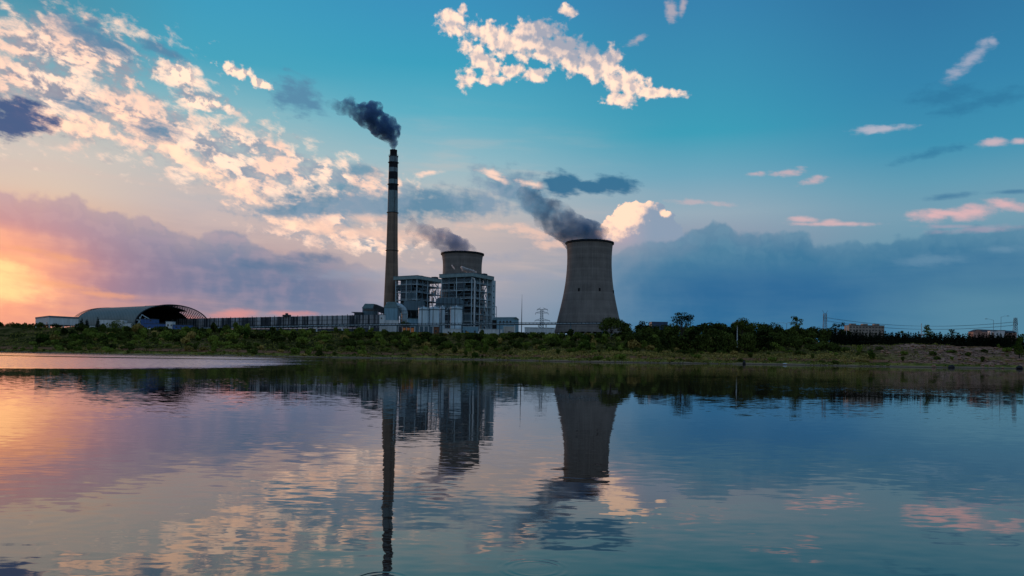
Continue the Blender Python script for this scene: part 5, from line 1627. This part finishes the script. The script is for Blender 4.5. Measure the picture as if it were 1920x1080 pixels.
# bushes on the bank
def bush_proto(kind, seed, m_, size, n, label, group):
    global rng
    rng = np.random.RandomState(seed)
    cl = []
    for k in range(7 if kind != 'tuft' else 5):
        a = rng.uniform(0, 6.28); r = rng.uniform(0, .62)
        s = rng.uniform(.32, .55)
        if kind == 'dome': cl.append((r * math.cos(a), r * math.sin(a), .30 + .28 * (1 - r) + rng.uniform(-.08, .12), s, s, s * .72))
        elif kind == 'tall': cl.append((r * .6 * math.cos(a), r * .6 * math.sin(a), .5 + rng.uniform(-.2, .5), s * .75, s * .75, s * .9))
        else: cl.append((r * math.cos(a), r * math.sin(a), .22, s * .8, s * .8, .34))
    pts_, dr_ = clump_points(cl, n, .45)
    v, f = leaf_quads(pts_, size, dr_)
    v[:, 2] = np.maximum(v[:, 2], -.15)
    o = link_mesh('bush' if kind != 'tuft' else 'grass_clump', v, f, m_)
    return tag(o, label, 'bush' if kind != 'tuft' else 'grass clump', group)


zones = {'l': ('on the slope below the coal shed and wind fence', -400, -95), 'c': ('on the slope below the chimney and boiler houses', -95, 60), 'r': ('on the slope below the cooling tower and wood', 60, 205), 'e': ('on the stony slope below the conifer row', 205, 340)}
protos = {}
def get_bush(zone, kind, mname, v):
    key = (zone, kind, mname, v)
    fresh = key not in protos
    if fresh:
        look = {'leaf': 'dark green', 'leafg': 'fresh green', 'leafdry': 'dry yellowish'}[mname]
        form = {'dome': 'rounded bush', 'tall': 'upright bush', 'tuft': 'grass clump'}[kind]
        protos[key] = bush_proto(kind, hash((kind, mname, v)) % 1000 if False else {'dome': 1, 'tall': 2, 'tuft': 3}[kind] * 100 + {'leaf': 1, 'leafg': 2, 'leafdry': 3}[mname] * 10 + v, M[mname], .20 if kind != 'tuft' else .24, 520 if kind != 'tuft' else 220,
                                 f'{look} {form} {zones[zone][0]}', f'{look} {form}s {zones[zone][0]}')
        return protos[key]
    o = protos[key]; c = o.copy(); COL.objects.link(c); return c


rnd = random.Random(21)
cand = []
tries = 0
while len(cand) < 900 and tries < 16000:
    tries += 1
    x = rnd.uniform(-345, 310); sh_ = float(shore(x))
    zone = next(k for k, z in zones.items() if z[1] <= x < z[2])
    s = rnd.uniform(14, 172) if zone != 'e' else rnd.uniform(14, 64)
    if zone == 'e' and rnd.random() < .90: continue
    if zone in 'cr' and s < 55 and rnd.random() < (.6 if zone == 'c' else .35): continue
    if zone == 'l' and s < 25 and rnd.random() < .5: continue
    y = sh_ + (s if (s <= 38 or zone == 'e') else 38 + (s - 38) / max(137.0 / max(572 - sh_, 30), .8))
    r = rnd.uniform(2.2, 5.6) if s > 70 else rnd.uniform(1.2, 3.8)
    if zone == 'e': r *= .75
    if any((x - a) ** 2 + (y - b_) ** 2 < (.60 * (r + c2)) ** 2 for a, b_, c2, *_r in cand): continue
    u = rnd.random()
    if s < 40 and u < .45: kind, mn = 'tuft', 'leafdry'
    else:
        kind = 'dome' if rnd.random() < .72 else 'tall'
        u = rnd.random(); mn = 'leaf' if u < .55 else ('leafg' if u < .93 else 'leafdry')
    hgt = r * rnd.uniform(.75, 1.3) if kind != 'tuft' else r * .8
    if s > 145: hgt = min(hgt, 2.3 if -75 < x < 60 else (1.5 if x < -120 else 2.3))
    cand.append((x, y, r, hgt, zone, kind, mn, rnd.randrange(2), rnd.uniform(0, 6.28)))
nb = 0
rest_v, rest_f = {}, {}
for x, y, r, hgt, zone, kind, mn, vv, ro in sorted(cand, key=lambda q_: -q_[2] * q_[3]):
    z_ = float(ground(x, y)) - .15
    if kind == 'tuft' or nb < 285:
        if kind != 'tuft': nb += 1
        o = get_bush(zone, kind, mn, vv)
        o.location = (x, y, z_); o.scale = (r, r, hgt); o.rotation_euler = (0, 0, ro)
    else:
        src = next(p_ for k_2, p_ in protos.items() if k_2[1] == kind and k_2[2] == mn)
        n_ = len(src.data.vertices); vv_ = np.empty(n_ * 3); src.data.vertices.foreach_get('co', vv_); vv_ = vv_.reshape(-1, 3)
        cs, sn = math.cos(ro), math.sin(ro)
        w_ = np.stack([(vv_[:, 0] * cs - vv_[:, 1] * sn) * r + x, (vv_[:, 0] * sn + vv_[:, 1] * cs) * r + y, vv_[:, 2] * hgt + z_], 1)
        rest_v.setdefault(mn, []).append(w_)
if rest_v:
    V2, F2, MI = [], [], []
    for i, (mn, l_) in enumerate(sorted(rest_v.items())):
        a_ = np.concatenate(l_); o0 = sum(len(q_) for q_ in V2); V2.append(a_)
        F2 += [(o0 + 4 * k, o0 + 4 * k + 1, o0 + 4 * k + 2, o0 + 4 * k + 3) for k in range(len(a_) // 4)]; MI += [i] * (len(a_) // 4)
    o = link_mesh('shrubbery', np.concatenate(V2), F2, [M[k] for k in sorted(rest_v)], mi=MI)
    o['kind'] = 'stuff'

# undergrowth and grass nobody could count
rng = np.random.RandomState(77)
N_ = 60000
x = rng.uniform(-380, 345, N_); s = rng.uniform(3, 185, N_) ** 1.0
sh_ = shore(x)
y = sh_ + np.where((s <= 38) | (x > 205), s, 38 + (s - 38) / np.maximum(137.0 / np.maximum(572 - sh_, 30), .8))
keep = (fbm(x / 9.0, y / 9.0, 3) + rng.uniform(-.25, .25, N_)) > np.where(x > 195, .62, np.where(s < 12, .55, .36))
x, y, s = x[keep], y[keep], s[keep]
z = ground(x, y)
c = np.stack([x, y, z + rng.uniform(0, .7, len(x)) * np.clip(s / 25, .3, 1)], 1)
v, f = leaf_quads(c, .85, np.array([[0, -.35, .8]]) + np.zeros((len(c), 3)), .8)
u_ = link_mesh('undergrowth', v, f, M['under'])
u_['kind'] = 'stuff'

# dry grass on the low terrace right of the middle
N_ = 16000
x = rng.uniform(-75, 205, N_); sh_ = shore(x); s = rng.uniform(30, 62, N_); y = sh_ + s
keep = (fbm(x / 7.0, y / 7.0, 3) + rng.uniform(-.2, .2, N_)) > .56
x, y = x[keep], y[keep]
c = np.stack([x, y, ground(x, y) + rng.uniform(.1, .8, len(x))], 1)
v, f = leaf_quads(c, .8, np.array([[0, -.7, .6]]) + np.zeros((len(c), 3)), .6)
u_ = link_mesh('dry_grass', v, f, M['leafdry'])
u_['kind'] = 'stuff'

# ------------------------------------------------------------------ rocks by the water
def rock(px, py, Y, w_, h_, label, m_, name='boulder', seed=0, group=None):
    rs_ = np.random.RandomState(seed)
    p = T(px, py, Y)
    m = MB()
    n1, n2 = 7, 9
    vs = []
    for i in range(n1):
        th = math.pi * i / (n1 - 1)
        for k in range(n2):
            a = 2 * math.pi * k / n2; q_ = 1 + rs_.uniform(-.2, .2)
            vs.append((w_ / 2 * math.sin(th) * math.cos(a) * q_, w_ / 2 * .8 * math.sin(th) * math.sin(a) * q_, h_ * .5 + h_ * .5 * math.cos(th) * q_))
    m.add(vs, [(i * n2 + k, (i + 1) * n2 + k, (i + 1) * n2 + (k + 1) % n2, i * n2 + (k + 1) % n2) for i in range(n1 - 1) for k in range(n2)])
    o = build(m, name, m_)
    zg = max(float(ground(p.x, Y)), -.15)
    o.location = (p.x, Y, zg - h_ * .15)
    return tag(o, label, 'rock', group)


def shoreY(px):
    Y = 420.0
    for _ in range(12): Y = float(shore(T(px, 672, Y).x))
    return Y
rock(1395.5, 681, shoreY(1395.5) - 1.0, 2.0, 2.6, 'dark upright boulder standing in the shallows below the white double lamp', M['rockdark'], seed=1)
rock(1784, 688, shoreY(1784) - 1.0, 3.4, 1.9, 'large dark boulder at the waterline of the stony right bank', M['rockdark'], seed=2)
rock(1912, 688, shoreY(1912), 3.6, 2.0, 'dark boulder at the waterline beside the right edge', M['rockdark'], seed=3)
rock(1472, 679, shoreY(1472) + 3, 2.6, .6, 'flat pale stone lying on the grassy shore right of the upright boulder', M['white'], 'flat_stone', seed=4)
rs2 = random.Random(8)
base_r = rock(1880, 690, shoreY(1880) + 2, 1.4, .8, 'small stone scattered over the rubble slope on the right', M['rock'], 'stone', 5, 'stones of the right rubble slope')
for k in range(110):
    x_ = rs2.uniform(205, 312); s_ = rs2.uniform(0, 1) ** .8 * 62; y_ = float(shore(x_)) + s_
    o = base_r.copy(); COL.objects.link(o)
    q_ = rs2.uniform(.5, 2.2)
    o.location = (x_, y_, float(ground(x_, y_)) - .2); o.scale = (q_ * 1.3, q_, q_ * .8); o.rotation_euler = (0, 0, rs2.uniform(0, 6.28))

# ------------------------------------------------------------------ smoke and steam
def smoke_mat(name, colr, dens, ns, lo, hi, aniso=0.2, fade=None):
    m = bpy.data.materials.new(name); m.use_nodes = True
    nt = m.node_tree
    for n in list(nt.nodes): nt.nodes.remove(n)
    q = G(nt)
    tcn = q.node('ShaderNodeNewGeometry')
    P = E(q, tcn.outputs['Position'])
    n = q.noise(P, ns, 3, 0.6, 0.4, dim='3D')
    d = q.sm(n, lo, hi) * dens
    if fade:
        px_c = q.sep(P)[0]
        d = d * q.lr(px_c, fade[0], fade[1], fade[2], 1.0)
    pv = q.node('ShaderNodeVolumePrincipled')
    pv.inputs['Color'].default_value = colr
    pv.inputs['Anisotropy'].default_value = aniso
    q.put(pv.inputs['Density'], d)
    o = q.node('ShaderNodeOutputMaterial')
    nt.links.new(pv.outputs[0], o.inputs['Volume'])
    return m


def plume(name, label, puffs, Y, m_, vox, disp, tex_size, dy=.35, cat='smoke', seed=0):
    rs_ = random.Random(seed)
    import bmesh
    bm = bmesh.new()
    first_p = T(puffs[0][0], puffs[0][1], Y)
    full = []
    for i, (px, py, r) in enumerate(puffs):
        full.append((px, py, r, 0))
        for k in range(3):
            a = rs_.uniform(0, 6.28); q_ = rs_.uniform(.5, .85)
            full.append((px + math.cos(a) * r * q_, py + math.sin(a) * r * q_, r * rs_.uniform(.35, .55), rs_.uniform(-1, 1)))
    for px, py, r, dyy in full:
        p = T(px, py, Y) - first_p
        rr_ = r * Y / F
        mx_ = Matrix.Translation(p + Vector((0, dyy * rr_ * dy + rs_.uniform(-.2, .2) * rr_, 0)))
        bmesh.ops.create_icosphere(bm, subdivisions=3, radius=rr_, matrix=mx_)
    me = bpy.data.meshes.new(name); bm.to_mesh(me); bm.free()
    o = bpy.data.objects.new(name, me); COL.objects.link(o)
    o.location = first_p
    rm = o.modifiers.new('remesh', 'REMESH'); rm.mode = 'VOXEL'; rm.voxel_size = vox
    tx = bpy.data.textures.new(name, 'CLOUDS'); tx.noise_scale = tex_size; tx.noise_depth = 3
    dm = o.modifiers.new('lumps', 'DISPLACE'); dm.texture = tx; dm.strength = disp; dm.mid_level = .5
    bpy.context.view_layer.update()
    dg = bpy.context.evaluated_depsgraph_get()
    me2 = bpy.data.meshes.new_from_object(o.evaluated_get(dg))
    o.modifiers.clear(); o.data = me2
    me2.materials.clear(); me2.materials.append(m_)
    return tag(o, label, cat)


plume('smoke_plume', 'dense dark grey smoke rolling from the chimney top towards the left',
      [(739, 279, 4.6), (738, 272, 7.1), (736, 262, 12.0), (731, 250, 19.6), (722, 241, 22.5), (712, 233, 23.6), (727, 233, 17.7), (703, 226, 21.5), (694, 219, 21.5), (684, 224, 15.7), (697, 206, 17.7), (684, 212, 19.6), (673, 218, 13.7), (672, 209, 13.7), (662, 203, 13.7), (655, 209, 9.9), (651, 198, 11.8), (648, 206, 7.9), (642, 204, 13), (630, 198, 11), (655, 190, 11), (617, 196, 8)],
      YC, smoke_mat('chimney smoke', (0.22, 0.42, 0.76, 1), 0.34, 0.12, 0.34, 0.60, fade=(T(618, 200, YC).x, T(690, 210, YC).x, .07)), 1.0, 4.2, 6.0, seed=2)
zt_r, zt_l = tower_r[2], tower_l[2]
plume('steam_plume', 'broad blue grey vapour cloud leaning left out of the free standing cooling tower',
      [(1122, 449, 13.0), (1134, 453, 7.4), (1072, 455, 12.1), (1110, 452, 17.2), (1096, 450, 22.2), (1080, 449, 24.8), (1120, 440, 19.3), (1116, 431, 17.4), (1095, 436, 27.0), (1075, 432, 33.0), (1060, 425, 31.0), (1045, 416, 29.1), (1060, 410, 23.3), (1036, 405, 27.0), (1022, 398, 23.3), (1040, 395, 17.4), (1012, 388, 21.3), (1003, 378, 17.4), (1052, 398, 15.4), (1000, 370, 18.4), (986, 366, 17.2), (990, 382, 13.8), (1122, 428, 10), (1100, 425, 10), (1064, 396, 13), (1044, 384, 11), (1024, 420, 12)],
      715, smoke_mat('tower vapour', (0.18, 0.46, 0.74, 1), 0.16, 0.05, 0.30, 0.64, fade=(T(985, 400, 715).x, T(1060, 400, 715).x, .30)), 1.3, 7.0, 10.0, seed=5, cat='vapour')
plume('steam_plume', 'paler lilac vapour drifting left out of the half hidden cooling tower',
      [(890, 476, 8.0), (896, 479, 5.3), (842, 478, 10.2), (875, 475, 14.4), (858, 473, 18.4), (845, 470, 19.6), (880, 469, 11.3), (866, 464, 16.8), (848, 460, 22.4), (836, 454, 20.6), (824, 448, 20.6), (838, 444, 15.0), (812, 442, 16.8), (800, 438, 16.8), (790, 430, 13.1), (783, 440, 11.3), (780, 452, 9.4), (776, 424, 9.4), (768, 430, 9.6), (772, 415, 8.4)],
      800, smoke_mat('rear tower vapour', (0.36, 0.54, 0.84, 1), 0.13, 0.06, 0.32, 0.64, fade=(T(770, 400, 800).x, T(850, 400, 800).x, .30)), 1.3, 6.5, 9.0, seed=6, cat='vapour')
plume('steam_puff', 'small bright white steam puff on the roof of the nearer boiler house',
      [(892, 510.5, 2.4), (887, 509, 3.2), (881, 507.5, 3.8), (875, 506.5, 4.2), (870, 504.5, 4.2), (866, 501.5, 2.8)], 695, smoke_mat('white steam', (0.97, 0.95, 0.94, 1), 1.6, 0.25, 0.15, 0.5), .4, .8, 1.6, seed=7, cat='steam')
plume('steam_puff', 'thin slanting wisp of steam left of the bright puff over the boiler house',
      [(852, 504, 1.6), (850, 501, 2.0), (847.5, 498, 1.6)], 700, smoke_mat('white steam wisp', (0.95, 0.93, 0.93, 1), .9, 0.25, 0.2, 0.5), .4, .8, 1.6, seed=8, cat='steam')
